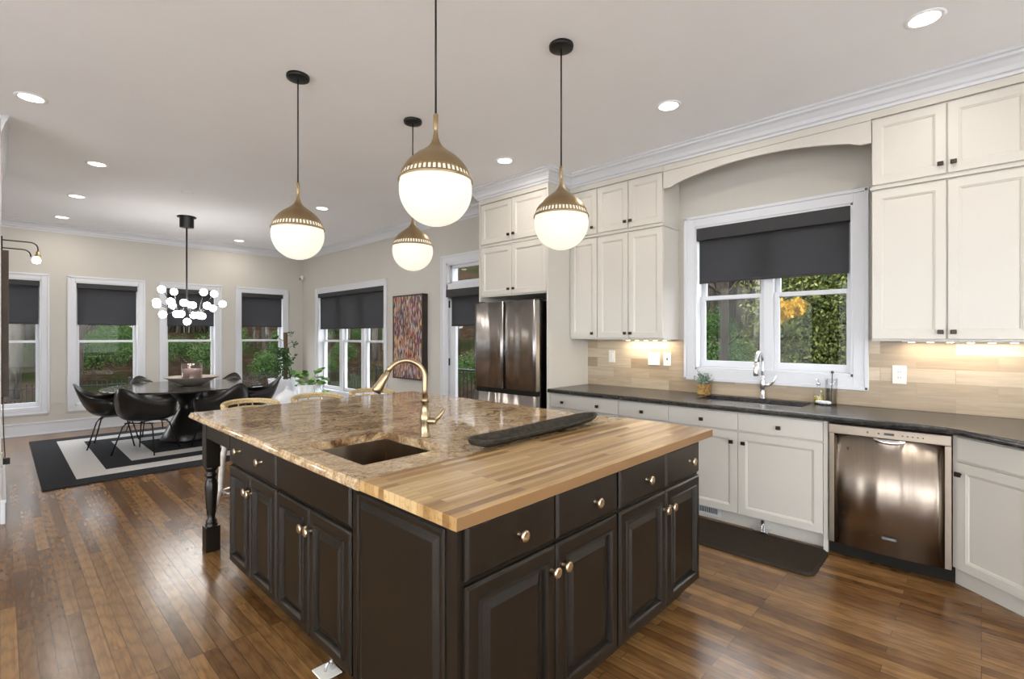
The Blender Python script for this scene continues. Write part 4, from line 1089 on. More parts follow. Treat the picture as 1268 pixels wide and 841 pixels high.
MB().lathe([(0, 0), (0.036, 0), (0.040, 0.15), (0.042, 0.20), (0.040, 0.20), (0.034, 0.006), (0, 0.006)], (4.425, 0.835, 0.9142), 24).build('glass_body', 'clear', g_)
o = MB().tube([(4.425, 0.835, 0.925), (4.41, 0.825, 1.15)], 0.003, 6).lathe([(0, 0), (0.011, 0.004), (0.009, 0.02), (0, 0.022)], (4.41, 0.825, 1.15), 12).build('stick', 'slot'); tag(o, 'thin black-tipped stick standing in the clear glass', 'brush')
m = MB(); rng = random.Random(3)
for i in range(7): m.lathe([(0, -0.014), (0.016, -0.008), (0.020, 0), (0.015, 0.009), (0, 0.013)], (4.335 + rng.uniform(-.02, .02), 0.87 + (i - 3) * 0.012, 0.931 + rng.uniform(0, .008)), 10)
tag(m.build('scrubber', 'white_ceramic'), 'small white scrubber lying in front of the soap bottle', 'scrubber')

# ------------------------------------------------------------------ pendants
def pendant(x, y, zc, r, label):
    p = thing('pendant_lamp', label, 'pendant light', (x, y, zc), group='brass and white globe pendants over the island')
    MB().lathe([(0, CEIL), (0.068, CEIL), (0.070, CEIL - 0.006), (0.068, CEIL - 0.022), (0.055, CEIL - 0.026), (0, CEIL - 0.026)], (x, y, 0), 32).build('canopy', 'black_metal', p)
    top = zc + r * 2.04
    MB().tube([(x, y, CEIL - 0.02), (x, y, top)], 0.0045, 8).build('cord', 'black_metal', p)
    m = MB().lathe([(0.0, 2.07), (0.050, 2.07), (0.066, 2.04), (0.066, 1.68), (0.050, 1.62)], (0, 0, 0), 20)
    bmesh.ops.transform(m.bm, matrix=Matrix.Translation((x, y, zc)) @ Matrix.Scale(r, 4), verts=m.bm.verts); m.build('stem', 'brass', p)
    # brass dome: onion profile to the slotted band
    pr = [(0.050, 1.66), (0.058, 1.54), (0.078, 1.42), (0.115, 1.31), (0.17, 1.215), (0.25, 1.13), (0.36, 1.045), (0.48, 0.96), (0.60, 0.87), (0.71, 0.77), (0.80, 0.665), (0.868, 0.565), (0.91, 0.475)]
    m = MB().lathe([(a * r, h * r) for a, h in pr], (x, y, zc), 48); m.build('dome', 'brass', p)
    # slotted band
    n = 48; m = MB()
    for i in range(n):
        a0 = 2 * PI * (i + 0.0) / n; a1 = 2 * PI * (i + 0.45) / n
        P = [(0.91, 0.475), (0.985, 0.27)]
        q = []
        for (rr_, hh) in P:
            for a_ in (a0, a1): q.append(Vector((x + rr_ * r * 1.005 * math.cos(a_), y + rr_ * r * 1.005 * math.sin(a_), zc + hh * r)))
        m.quad([q[0], q[1], q[3], q[2]])
    m.lathe([(0.985 * r, 0.29 * r), (1.012 * r, 0.25 * r), (1.015 * r, 0.21 * r), (1.0 * r, 0.205 * r)], (x, y, zc), 48)
    m.build('slotted_band', 'brass', p)
    # opal globe (full bowl incl. behind the slots)
    g = [(0, -1.0)] + [(math.sin(R(a_)), -math.cos(R(a_))) for a_ in range(8, 117, 6)] + [(0.86, 0.46), (0, 0.46)]
    m = MB().lathe([(a * r * 0.985, h * r * 0.985) for a, h in g], (x, y, zc), 48); m.build('globe', 'globe', p)
    return p
ZC = 2.085
pendant(1.315, 3.15, ZC, 0.160, 'brass and white globe pendant hanging farthest left over the island')
pendant(2.20, 3.165, ZC + 0.01, 0.156, 'smallest-looking brass globe pendant, low between the left and right ones')
pendant(1.30, 1.70, 2.07, 0.158, 'largest-looking brass globe pendant, nearest the camera')
pendant(2.215, 1.732, ZC, 0.156, 'brass globe pendant hanging in front of the white kitchen cabinets')

# ------------------------------------------------------------------ recessed lights
def downlight(x, y, label, vis=True):
    t = thing('recessed_light', label, 'ceiling light', (x, y, CEIL - 0.01), group='recessed ceiling lights')
    MB().lathe([(0.088, 0), (0.086, -0.005), (0.072, -0.007), (0.066, -0.004)], (x, y, CEIL), 32).build('trim_ring', 'ceiling', t)
    MB().lathe([(0, -0.0035), (0.066, -0.0035), (0.067, -0.001)], (x, y, CEIL), 32).build('lens', 'lens', t)
    ld = bpy.data.lights.new('downlight_lamp', 'AREA'); ld.shape = 'DISK'; ld.size = 0.13; ld.energy = DOWN_W; ld.color = (1.0, 0.93, 0.84)
    lo = bpy.data.objects.new('lamp', ld); COL.objects.link(lo); lo.parent = t; lo.location = (0, 0, -0.002)
DL = [(0.15, 4.78, 'recessed ceiling light at the upper left, closest to the camera in its row'), (0.647, 6.165, 'recessed ceiling light on the left, second closest to the camera in its row'), (0.63, 7.764, 'recessed ceiling light on the left, third in the row receding to the far wall'), (0.60, 9.284, 'recessed ceiling light on the left, last in the row before the far wall'),
      (2.90, 6.194, 'recessed ceiling light right of the leftmost pendant'), (2.88, 9.34, 'recessed ceiling light near the far right corner of the dining area'),
      (3.306, 3.261, 'recessed ceiling light above the refrigerator cabinets'), (3.335, 1.629, 'recessed ceiling light in front of the kitchen window'), (3.345, 0.214, 'recessed ceiling light at the upper right of the picture')]
for x, y, lb in DL: downlight(x, y, lb)
for x, y, lb in ((0.6, -1.4, 'first'), (2.6, -1.4, 'second'), (-1.8, 1.2, 'third'), (-1.8, -1.4, 'fourth')):  # unseen lamps added behind the camera to raise overall brightness
    downlight(x, y, 'added recessed fill light behind the camera, %s of the unseen set' % lb)
t = thing('smoke_detector', 'faint white round smoke detector on the ceiling above the chandelier', 'smoke detector', (1.49, 6.6, CEIL - 0.03))
MB().lathe([(0, -0.03), (0.045, -0.03), (0.06, -0.02), (0.065, 0)], (1.49, 6.6, CEIL), 28).build('body', 'ceiling', t)

# security sensor in the corner
t = thing('motion_sensor', 'small white motion sensor high in the dining room corner', 'sensor', (4.19, 9.86, 2.56))
MB().box(4.165, 4.215, 9.835, 9.895, 2.56, 2.65, 0.008).build('body', 'white_plastic', t)
MB().box(4.158, 4.166, 9.845, 9.885, 2.565, 2.60, 0.003).build('lens', 'slot', t)

# ------------------------------------------------------------------ chandelier
cx, cy_ = 1.80, 8.0
ch = thing('globe_chandelier', 'black branching chandelier with small lit glass globes over the dining table', 'chandelier', (cx, cy_, 1.8))
MB().lathe([(0, CEIL), (0.115, CEIL), (0.115, CEIL - 0.012), (0.085, CEIL - 0.014), (0.085, CEIL - 0.15), (0, CEIL - 0.15)], (cx, cy_, 0), 28).build('canopy', 'black_metal', ch)
MB().tube([(cx, cy_, CEIL - 0.14), (cx, cy_, 1.80)], 0.011, 10).build('rod', 'black_metal', ch)
rt = Vector((0.692, -0.722, 0)); fw = Vector((0.722, 0.692, 0))
hub = Vector((cx, cy_, 0))
# (px offset in m across the view, depth offset, z)
def P3(u, w, z): return Vector((cx, cy_, 0)) + rt * u + fw * w + Vector((0, 0, z))
GL = []
def pxm(px, py, w):
    D = 0.722 * cx + 0.692 * cy_ + w
    return P3((px - 232.5) / 607 * D * 1.0, w, 1.44 + (416 - py) / 607 * D)
spots = [(202.5, 361.5, 0.25), (213.5, 358.5, -0.2), (201, 374, -0.1), (203.5, 379, 0.2), (214, 377, -0.3), (221, 377.5, 0.25), (228.5, 378, 0.2), (234.5, 373.5, -0.35), (247.5, 375, -0.3), (250.5, 364, 0.28), (262.5, 362, -0.15), (263.5, 378.5, -0.1), (250.5, 382, 0.25), (260, 376.5, 0.3), (215, 389.5, -0.2), (223, 389, -0.05), (229.5, 390.5, 0.2), (237.5, 389, -0.2), (243, 391.5, 0.15), (250, 390.5, -0.05), (233, 398.5, 0.0)]
arms = MB(); G = [pxm(*s_) for s_ in spots]
node1 = P3(0, 0, 1.80); hubs = [P3(-0.12, 0.0, 1.78), P3(0.14, 0.05, 1.78), P3(-0.02, -0.05, 1.72), P3(0.0, 0.1, 1.72)]
arms.tube([P3(0, 0, 1.90), node1], 0.012, 8)
for h_ in hubs: arms.tube([P3(0, 0, 1.84), h_], 0.007, 8)
for g in G:
    h_ = min(hubs, key=lambda q: (q - g).length); arms.tube([h_, g], 0.0055, 6)
arms.build('arms', 'black_metal', ch)
proto = None
for g in G:
    if proto is None:
        mb = MB().lathe([(0, -0.047)] + [(0.047 * math.sin(R(a_)), -0.047 * math.cos(R(a_))) for a_ in range(15, 180, 15)] + [(0, 0.047)], (g.x, g.y, g.z), 16); proto = mb.build('globe', 'small_globe', ch); g0 = g
    else:
        c_ = proto.copy(); COL.objects.link(c_); c_.parent = ch; c_.location = proto.location + (g - g0)

# ------------------------------------------------------------------ dining table, bowl, candle
TX, TY = 1.80, 8.0
t = thing('dining_table', 'round dark stone dining table on a black hourglass pedestal', 'table', (TX, TY, 0.012))
MB().lathe([(0, 0.725), (0.90, 0.725), (0.935, 0.738), (0.94, 0.744), (0.935, 0.752), (0, 0.752)], (TX, TY, 0), 72, smooth=False).build('table_top', 'stone_top', t)
MB().lathe([(0, 0.0125), (0.30, 0.0125), (0.305, 0.03), (0.26, 0.12), (0.17, 0.30), (0.10, 0.42), (0.085, 0.48), (0.11, 0.55), (0.19, 0.65), (0.28, 0.715), (0.30, 0.725), (0, 0.725)], (TX, TY, 0), 48).build('pedestal', 'black_plastic', t)
bw = thing('clay_bowl', 'wide shallow clay bowl in the middle of the dining table', 'bowl', (TX, TY, 0.752))
MB().lathe([(0, 0.0), (0.10, 0.0), (0.13, 0.015), (0.24, 0.065), (0.325, 0.115), (0.33, 0.122), (0.315, 0.120), (0.22, 0.072), (0.12, 0.025), (0, 0.018)], (TX + 0.05, TY - 0.05, 0.7525), 48).build('body', 'bowl_clay', bw)
cd = thing('candle_jar', 'smoky pink glass candle jar seen above the clay bowl', 'candle', (TX + 0.05, TY - 0.05, 0.78))
MB().lathe([(0, 0.0), (0.12, 0.0), (0.125, 0.02), (0.125, 0.275), (0.118, 0.275), (0.115, 0.02), (0, 0.015)], (TX + 0.05, TY - 0.05, 0.782), 32).build('jar', 'pink_glass', cd)
MB().lathe([(0, 0.02), (0.112, 0.02), (0.112, 0.20), (0, 0.20)], (TX + 0.05, TY - 0.05, 0.782), 32).build('wax', 'wax', cd)

# rug: nested rectangles
m = thing('area_rug', 'black and ivory concentric-rectangle rug under the dining table', 'rug', (1.8, 7.77, 0))
def band(x0, x1, y0, y1, x2, x3, y2, y3, mb, z=0.0115):
    if x2 is None: mb.box(x0, x1, y0, y1, 0.0005, z); return
    mb.box(x0, x2, y0, y1, 0.0005, z).box(x3, x1, y0, y1, 0.0005, z).box(x2, x3, y0, y2, 0.0005, z).box(x2, x3, y3, y1, 0.0005, z)
RB = [(0.27 + i * 0.2575, 3.35 - i * 0.2575, 6.25 + i * 0.2575, 9.28 - i * 0.2575) for i in range(5)]
mk, mw = MB(), MB()
RUGZ = 0.0115
for i in range(5):
    o_ = RB[i]; tgt = mk if i % 2 == 0 else mw
    if i < 4:
        n_ = RB[i + 1]; band(*o_, n_[0], n_[1], n_[2], n_[3], tgt)
    else: band(*o_, None, None, None, None, tgt)
mk.build('black_bands', 'rug_black', m); mw.build('ivory_bands', 'rug_white', m)

# ------------------------------------------------------------------ shell armchairs
def chair_proto():
    c = thing('shell_armchair', '', 'chair', (0, 0, 0), group='black shell armchairs around the dining table')
    # faces +x
    t = bmesh.new(); NA = 48; NS = 12; rows = []
    def rim(th):  # th angle from facing direction
        a = abs((th + PI) % (2 * PI) - PI)   # 0 front .. PI back
        def g(x, m_, w): return math.exp(-((x - m_) / w) ** 2)
        h = 0.415 + 0.235 * (1 / (1 + math.exp(-(a - 0.95) / 0.16))) + 0.185 * g(a, PI, 0.62)
        r = 0.265 + 0.055 * g(a, PI / 2, 0.6) + 0.035 * g(a, PI, 0.8) + 0.03 * g(a, 0.75, 0.3)
        return r, h
    for j in range(NS + 1):
        s_ = j / NS; row = []
        for i in range(NA):
            th = 2 * PI * i / NA; r_, h_ = rim(th)
            rr_ = r_ * (math.sin(min(1.0, s_ * 1.02) * PI / 2) ** 0.85)
            zz = 0.405 + (h_ - 0.405) * (s_ ** 3.4)
            lean = 0.10 * max(0, (zz - 0.45)) / 0.35 * max(0, -math.cos(th))
            row.append(t.verts.new((rr_ * math.cos(th) - lean, rr_ * math.sin(th) * 1.03, zz)) if j else None)
        if j == 0: cv = t.verts.new((0, 0, 0.405)); rows.append([cv])
        else: rows.append(row)
    for a, b in zip(rows, rows[1:]):
        for i in range(NA):
            k_ = (i + 1) % NA
            f_ = t.faces.new([a[0], b[i], b[k_]]) if len(a) == 1 else t.faces.new([a[i], b[i], b[k_], a[k_]]); f_.smooth = True
    bmesh.ops.recalc_face_normals(t, faces=t.faces)
    bmesh.ops.solidify(t, geom=t.faces[:], thickness=0.007)
    m = MB(); m._merge(t)
    for f_ in m.bm.faces: f_.smooth = True
    m.build('shell', 'black_plastic', c)
    m = MB()
    for sx in (-1, 1): m.tube([(sx * 0.13, -0.17, 0.385), (sx * 0.13, 0.17, 0.385)], 0.007, 8)
    m.tube([(-0.13, 0, 0.388), (0.13, 0, 0.388)], 0.007, 8).build('base_frame', 'black_metal', c)
    for sx in (-1, 1):
        for sy in (-1, 1): MB().tube([(sx * 0.10, sy * 0.10, 0.385), (sx * 0.135, sy * 0.15, 0.378), (sx * 0.155, sy * 0.175, 0.345), (sx * 0.235, sy * 0.25, 0.0175)], 0.008, 8).build('leg', 'black_metal', c)
    return c
cproto = chair_proto()
cl = [(226, 'black shell armchair at the near left of the dining table, its back to the camera'), (286, 'black shell armchair at the near right of the table, partly behind the island corner'),
      (346, 'black shell armchair on the right side of the table next to the white planter'), (46, 'black shell armchair on the far right of the table, only its rim showing'),
      (106, 'black shell armchair on the far side of the table left of the bowl, rim showing'), (166, 'black shell armchair at the left end of the dining table')]
first = True
for ang, lb in cl:
    rad = 0.79 if ang not in (46, 106) else 0.86
    x, y = TX + rad * math.cos(R(ang)), TY + rad * math.sin(R(ang)); z = 0.0005
    if first: cproto.location = (x, y, z); cproto.rotation_euler = (0, 0, R(ang + 180)); cproto['label'] = lb; first = False
    else: dup(cproto, (x, y, z), R(ang + 180), lb)

# ------------------------------------------------------------------ counter stools
def stool():
    c = thing('counter_stool', '', 'stool', (0, 0, 0), group='rattan counter stools along the island')
    # faces -y (back at +y)
    MB().lathe([(0, 0.655), (0.17, 0.655), (0.20, 0.648), (0.205, 0.635), (0.195, 0.62), (0, 0.615)], (0, 0, 0), 32).build('seat', 'cane', c)
    pts = [(0.215 * math.sin(R(a_)) * 1.0, 0.03 + 0.20 * math.cos(R(a_)), 0.899 - 0.030 * (abs(a_) / 100) ** 2) for a_ in range(-95, 96, 10)]
    m = MB().tube(pts, [0.010] + [0.014] * (len(pts) - 2) + [0.010], 10)
    pts2 = [(p_[0] * 0.98, p_[1] - 0.002, p_[2] - 0.058) for p_ in pts]
    m.tube(pts2, 0.010, 8).tube([(q_[0], q_[1], q_[2] - 0.018) for q_ in pts], 0.012, 8)
    m.build('back_rail', 'cane', c)
    m = MB()
    for i in range(0, len(pts), 3): m.tube([pts[i], pts2[i]], 0.006, 6)
    for i in (2, 5, 9, 13, 16): m.tube([pts2[i], (pts2[i][0] * 0.85, pts2[i][1] * 0.85, 0.64)], 0.009, 8)
    m.build('spindles', 'cane', c)
    for sx in (-1, 1):
        for sy in (-1, 1): MB().tube([(sx * 0.15, sy * 0.13, 0.63), (sx * 0.175, sy * 0.155, 0.45), (sx * 0.185, sy * 0.17, 0.22), (sx * 0.225, sy * 0.215, 0.0)], [0.022, 0.022, 0.021, 0.018], 10).build('leg', 'pale_wood', c)
    m = MB(); z = 0.20; a_ = 0.187; b_ = 0.172
    m.tube([(-a_, -b_, z), (a_, -b_, z)], 0.010, 8).tube([(-a_, b_, z), (a_, b_, z)], 0.010, 8).tube([(-a_, -b_, z), (-a_, b_, z)], 0.010, 8).tube([(a_, -b_, z), (a_, b_, z)], 0.010, 8).build('foot_rest', 'chrome', c)
    return c
st = stool(); SY = 4.27
for i, (x, lb) in enumerate(((1.43, 'rattan counter stool at the left end of the island, beside the turned leg'), (1.975, 'rattan counter stool in the middle of the island row'), (2.52, 'rattan counter stool at the window end of the island row, below the faucet'))):
    if i == 0: st.location = (x, SY, 0); st.rotation_euler = (0, 0, R(8)); st['label'] = lb
    else: dup(st, (x, SY, 0), R((-4, -8)[i - 1]), lb)

# ------------------------------------------------------------------ planters, floor vase
rng = random.Random(11)
p = thing('potted_plant', 'tall white planter with a climbing plant on a brown pole in the dining corner', 'potted plant', (3.62, 9.25, 0))
MB().lathe([(0, 0), (0.16, 0), (0.165, 0.02), (0.26, 0.66), (0.262, 0.67), (0.245, 0.67), (0.235, 0.62), (0, 0.62)], (3.55, 9.12, 0.0005), 40).build('planter', 'white_ceramic', p)
MB().tube([(3.58, 9.12, 0.60), (3.60, 9.14, 1.1), (3.595, 9.15, 1.50)], 0.035, 10).build('pole', 'moss_pole', p)
m = MB()
pts = []
for i in range(420):
    z = rng.uniform(0.66, 1.22); rad = 0.20 * (1 - (z - 0.66) / 0.95) ; a_ = rng.uniform(0, 2 * PI); q = rng.uniform(0.4, 1)
    pts.append((3.53 + rad * q * math.cos(a_), 9.10 + rad * q * math.sin(a_), z))
leaf_cluster(m, pts, 0.042, rng)
for i in range(9):
    a_ = rng.uniform(0, 2 * PI); P0 = Vector((3.58, 9.12, 0.85 + i * 0.07)); P1 = P0 + Vector((math.cos(a_) * 0.16, math.sin(a_) * 0.16, 0.07)); m.tube([P0, P1], 0.004, 5); leaf_cluster(m, [P1 + Vector((rng.uniform(-.03, .03), rng.uniform(-.03, .03), rng.uniform(-.03, .03))) for _ in range(7)], 0.04, rng)
m.build('foliage', 'leaf_dark', p)
p = thing('potted_plant', 'round-leaved green plant in a white planter below the triple window', 'potted plant', (3.72, 8.42, 0))
PX, PY = 3.72, 8.42
MB().lathe([(0, 0), (0.19, 0), (0.195, 0.01), (0.205, 0.60), (0.195, 0.605), (0.185, 0.57), (0, 0.565)], (PX, PY, 0.0005), 40).build('planter', 'white_ceramic', p)
m = MB(); st_ = MB()
for i in range(22):
    a_ = rng.uniform(0, 2 * PI); l_ = rng.uniform(0.06, 0.28); hz = rng.uniform(0.02, 0.30)
    if i > 18: hz = -0.12; l_ = 0.27
    B0 = Vector((PX, PY, 0.565)); B1 = B0 + Vector((math.cos(a_) * l_ * 0.6, math.sin(a_) * l_ * 0.6, abs(hz) * 0.8)); B2 = B0 + Vector((math.cos(a_) * l_, math.sin(a_) * l_, hz))
    st_.tube([B0, B1, B2], 0.004, 5)
    for k_ in range(4):
        q = B2 + Vector((rng.uniform(-.05, .05), rng.uniform(-.05, .05), rng.uniform(-.03, .03))); nrm = Vector((rng.gauss(0, .4), rng.gauss(0, .4), 1)).normalized(); u_ = nrm.orthogonal().normalized(); w_ = nrm.cross(u_)
        rr_ = rng.uniform(0.035, 0.058); vsl = [m.bm.verts.new(q + (u_ * math.cos(2 * PI * e_ / 7) + w_ * math.sin(2 * PI * e_ / 7)) * rr_) for e_ in range(7)]; m.bm.faces.new(vsl)
m.build('leaves', 'leaf_house', p); st_.build('stems', 'leaf_house', p)
MB().lathe([(0, 0), (0.18, 0), (0.18, 0.006), (0, 0.006)], (PX, PY, 0.566), 24).build('soil', 'soil', p)
v = MB().lathe([(0, 0), (0.10, 0), (0.14, 0.06), (0.185, 0.26), (0.20, 0.44), (0.19, 0.525), (0.15, 0.585), (0.09, 0.625), (0.045, 0.65), (0.022, 0.685), (0.026, 0.70), (0.018, 0.70), (0.015, 0.64), (0, 0.62)], (2.86, 7.22, 0.0005), 44).build('floor_vase', 'white_ceramic')
tag(v, 'white onion-shaped floor vase showing above the granite between two stools', 'vase')

# ------------------------------------------------------------------ artwork on the dining wall
a = thing('wall_art', 'tall abstract painting with red and gold streaks in a deep black frame', 'artwork', (WD, 6.1, 0.80))
ya, yb, za, zb_ = 5.73, 6.49, 0.80, 2.045; D_ = 0.095
m = MB(); k = 0.022
for q in ((ya, yb, za, za + k), (ya, yb, zb_ - k, zb_), (ya, ya + k, za, zb_), (yb - k, yb, za, zb_)): cw('x', -1, WD, q[0], q[1], 0, D_, q[2], q[3], m, 0.001)
m.build('frame', 'black_frame', a)
m = MB(); cw('x', -1, WD, ya + k, yb - k, 0.01, D_ - 0.006, za + k, zb_ - k, m); m.build('canvas', 'art', a)

# left wall picture, lamp, cord and outlet
a = thing('framed_picture', 'dark wood framed picture seen edge-on at the left picture border', 'artwork', (0.02, 6.3, 0.92))
MB().box(0.0055, 0.052, 6.0, 6.04, 0.92, 2.17, 0.002).box(0.0055, 0.052, 6.70, 6.74, 0.92, 2.17, 0.002).box(0.0055, 0.052, 6.04, 6.70, 0.92, 0.96, 0.002).box(0.0055, 0.052, 6.04, 6.70, 2.13, 2.17, 0.002).build('frame', 'brown_frame', a)
MB().box(0.0055, 0.040, 6.04, 6.70, 0.96, 2.13).build('canvas', 'art', a)
a = thing('picture_light', 'black double-arm wall lamp reaching over the framed picture at the left border', 'wall lamp', (0.01, 6.2, 2.2))
yy = 6.1
def arm(dy, z0, reach, drop):
    pts = [(0.012, yy + dy, z0)] + [(reach - 0.05, yy + dy, z0 + 0.0)] + [(reach - 0.05 + 0.05 * math.sin(R(q)), yy + dy, z0 - 0.05 + 0.05 * math.cos(R(q))) for q in range(15, 91, 15)] + [(reach, yy + dy, z0 - drop)]
    return pts
MB().tube(arm(0, 2.27, 0.235, 0.10), 0.005, 8).tube(arm(0.03, 2.205, 0.19, 0.06), 0.005, 8).build('arms', 'black_metal', a)
MB().lathe([(0, 0.0), (0, 0)], (0, 0, 0), 4) if False else None
MB().box(0.0055, 0.016, yy - 0.03, yy + 0.06, 2.175, 2.30, 0.003).build('wall_plate', 'black_metal', a)
MB().lathe([(0, 0.03), (0.012, 0.03), (0.014, 0.0), (0.022, -0.005), (0.022, -0.012)], (0.235, yy, 2.165), 14).build('socket', 'brass', a)
MB().lathe([(0, 0.0), (0.018, -0.005), (0.032, -0.035), (0.026, -0.06), (0, -0.068)], (0.225, yy, 2.152), 16).build('bulb', 'bulb', a)
ld = bpy.data.lights.new('picture_lamp', 'POINT'); ld.energy = 1.5; ld.shadow_soft_size = 0.03; ld.color = (1, .85, .62)
lo = bpy.data.objects.new('lamp', ld); COL.objects.link(lo); lo.parent = a; lo.location = (0.215, yy - 6.2, 2.05 - 2.2)
a = thing('wall_outlet', 'white outlet low on the left wall with a black plug in it', 'outlet', (0.01, 6.02, 0.32))
MB().box(0.0055, 0.016, 5.975, 6.055, 0.325, 0.445, 0.002).build('cover_plate', 'white_plastic', a)
o = MB().box(0.0165, 0.060, 5.99, 6.04, 0.345, 0.395, 0.006).tube([(0.03, 6.015, 0.40), (0.022, 6.02, 0.60), (0.016, 6.03, 0.912)], 0.0035, 6).build('power_cord', 'cord'); tag(o, 'thin black power cord with plug hanging below the framed picture', 'cord')

# ------------------------------------------------------------------ outside
def gh(x, y):
    dx = max(0, x - 9.0); dy = max(0, y - 18.0)
    return -0.85 + 0.20 * dx + 0.17 * dy + 0.10 * math.sin(x * 0.7) * math.cos(y * 0.6)
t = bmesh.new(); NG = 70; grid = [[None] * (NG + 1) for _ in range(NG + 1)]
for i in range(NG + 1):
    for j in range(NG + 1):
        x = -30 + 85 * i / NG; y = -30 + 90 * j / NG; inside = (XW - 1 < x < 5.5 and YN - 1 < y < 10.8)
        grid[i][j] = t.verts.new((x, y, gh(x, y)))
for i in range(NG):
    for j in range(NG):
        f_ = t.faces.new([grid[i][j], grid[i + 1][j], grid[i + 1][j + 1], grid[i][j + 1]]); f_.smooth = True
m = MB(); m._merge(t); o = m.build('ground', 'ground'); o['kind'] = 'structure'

# deck and railing outside the glazed door
o = MB().box(4.45, 6.6, 4.3, 7.2, -0.16, -0.06).build('deck', 'deck'); struct(o)
rl = thing('deck_railing', 'black metal railing on the deck outside the glazed door', 'railing', (5.5, 5.8, -0.06))
MB().box(5.98, 6.02, 4.3, 9.2, 0.78, 0.82, 0.003).build('top_rail', 'black_metal', rl)
MB().box(5.985, 6.015, 4.3, 9.2, 0.02, 0.05, 0.002).build('bottom_rail', 'black_metal', rl)
bal = MB().box(5.99, 6.006, 4.35, 4.366, 0.05, 0.78).build('baluster', 'black_metal', rl)
for i in range(1, 43):
    b_ = bal.copy(); COL.objects.link(b_); b_.parent = rl; b_.location = bal.location + Vector((0, 0.11 * i, 0))
MB().box(5.97, 6.03, 4.28, 4.34, -0.06, 0.86, 0.003).build('post', 'black_metal', rl)
MB().box(5.97, 6.03, 9.14, 9.20, -0.9, 0.86, 0.003).build('post', 'black_metal', rl)

# metal yard fence beyond the far windows
def fence_section():
    c = thing('yard_fence', '', 'fence', (0, 0, 0), group='black metal fence sections beyond the far windows')
    MB().box(0, 2.4, -0.015, 0.015, 1.10, 1.13).build('rail', 'black_metal', c)
    MB().box(0, 2.4, -0.015, 0.015, 0.12, 0.15).build('rail', 'black_metal', c)
    MB().box(-0.03, 0.03, -0.03, 0.03, 0, 1.28, 0.004).build('post', 'black_metal', c)
    pk = MB().box(0.09, 0.108, -0.008, 0.008, 0.05, 1.22).build('picket', 'black_metal', c)
    for i in range(1, 23):
        q = pk.copy(); COL.objects.link(q); q.parent = c; q.location = pk.location + Vector((0.1 * i, 0, 0))
    return c
fs = fence_section(); lbf = 'black metal picket fence section outside beyond the far dining windows'
for i in range(7):
    X = -5.0 + 2.47 * i; Z = -0.95
    if i == 0: fs.location = (X, 16.5, Z); fs['label'] = lbf
    else: dup(fs, (X, 16.5, Z), 0, lbf)

# woodland
def trunk_mesh(seed, h, r, mname, branches=8):
    rng = random.Random(seed); m = MB(); pts = []; x = y = 0
    for i in range(9):
        pts.append(Vector((x, y, h * i / 8))); x += rng.gauss(0, 0.05); y += rng.gauss(0, 0.05)
    m.tube(pts, [r * (1 - 0.075 * i) for i in range(9)], 8)
    for k_ in range(branches):
        i = rng.randint(2, 7); P0 = pts[i]; a_ = rng.uniform(0, 2 * PI); l_ = rng.uniform(0.4, 1.1); P1 = P0 + Vector((math.cos(a_) * l_ * .5, math.sin(a_) * l_ * .5, l_ * .35)); P2 = P1 + Vector((math.cos(a_ + .3) * l_ * .5, math.sin(a_ + .3) * l_ * .5, l_ * .5))
        m.tube([P0, P1, P2], [r * .28, r * .18, r * .06], 5)
        for q in range(3):
            b_ = a_ + rng.uniform(-1.2, 1.2); P3_ = P1 + Vector((math.cos(b_) * .5, math.sin(b_) * .5, rng.uniform(.1, .6))); m.tube([P1, P3_], [r * .12, r * .03], 4)
    return m
def tree(name, label, cat, group, trunk, crown, cm, loc):
    c = thing(name, label, cat, (0, 0, 0), group=group)
    if trunk: trunk[0].build('trunk', trunk[1], c)
    if crown: crown.build('crown', cm, c)
    c.location = loc; return c
def blob(seed, n, rx, ry, rz, zc_, size, hollow=0.35, lumps=14):
    rng = random.Random(seed); m = MB(); L3 = []
    for i in range(lumps):
        d_ = Vector((rng.gauss(0, 1), rng.gauss(0, 1), rng.gauss(0, 1))).normalized(); q = rng.uniform(.3, .75); L3.append((Vector((d_.x * rx * q, d_.y * ry * q, zc_ + d_.z * rz * q)), rng.uniform(.3, .55)))
    pts = []
    for i in range(n):
        c_, s_ = rng.choice(L3); d_ = Vector((rng.gauss(0, 1), rng.gauss(0, 1), rng.gauss(0, 1))).normalized() * rng.uniform(hollow, 1) ** .5
        pts.append(c_ + Vector((d_.x * rx * s_, d_.y * ry * s_, d_.z * rz * s_)))
    leaf_cluster(m, [p_ for p_ in pts if p_.z > 0.02], size, rng); return m
rng = random.Random(21)
taken = []
def place(x0, x1, y0, y1, dist, tries=400):
    for _ in range(tries):
        x, y = rng.uniform(x0, x1), rng.uniform(y0, y1)
        if all((x - a) ** 2 + (y - b) ** 2 > (dist + r_) ** 2 for a, b, r_ in taken): taken.append((x, y, dist)); return x, y
    return None
taken.append((8.0, 1.5, 1.4)); taken.append((6.75, 1.69, 0.3))
for q_ in range(14): taken.append((-5 + 1.3 * q_, 16.5, 2.6))
north = (-5, 17, 19.3, 30); east = (10, 20.5, 0.5, 19)
def scatter(proto, places, zoff=-0.05):
    used = False
    for x, y, s_ in places:
        z = gh(x, y) + zoff
        if not used: proto.location = (x, y, z); proto.scale = (s_, s_, s_); used = True
        else: dup(proto, (x, y, z), rng.uniform(0, 6.28), proto['label'], None, (s_, s_, s_))
def spots_in(n, box, dist, s0, s1):
    out = []
    for _ in range(n):
        s_ = rng.uniform(s0, s1); q = place(*box, dist * s_)
        if q: out.append((q[0], q[1], s_))
    return out
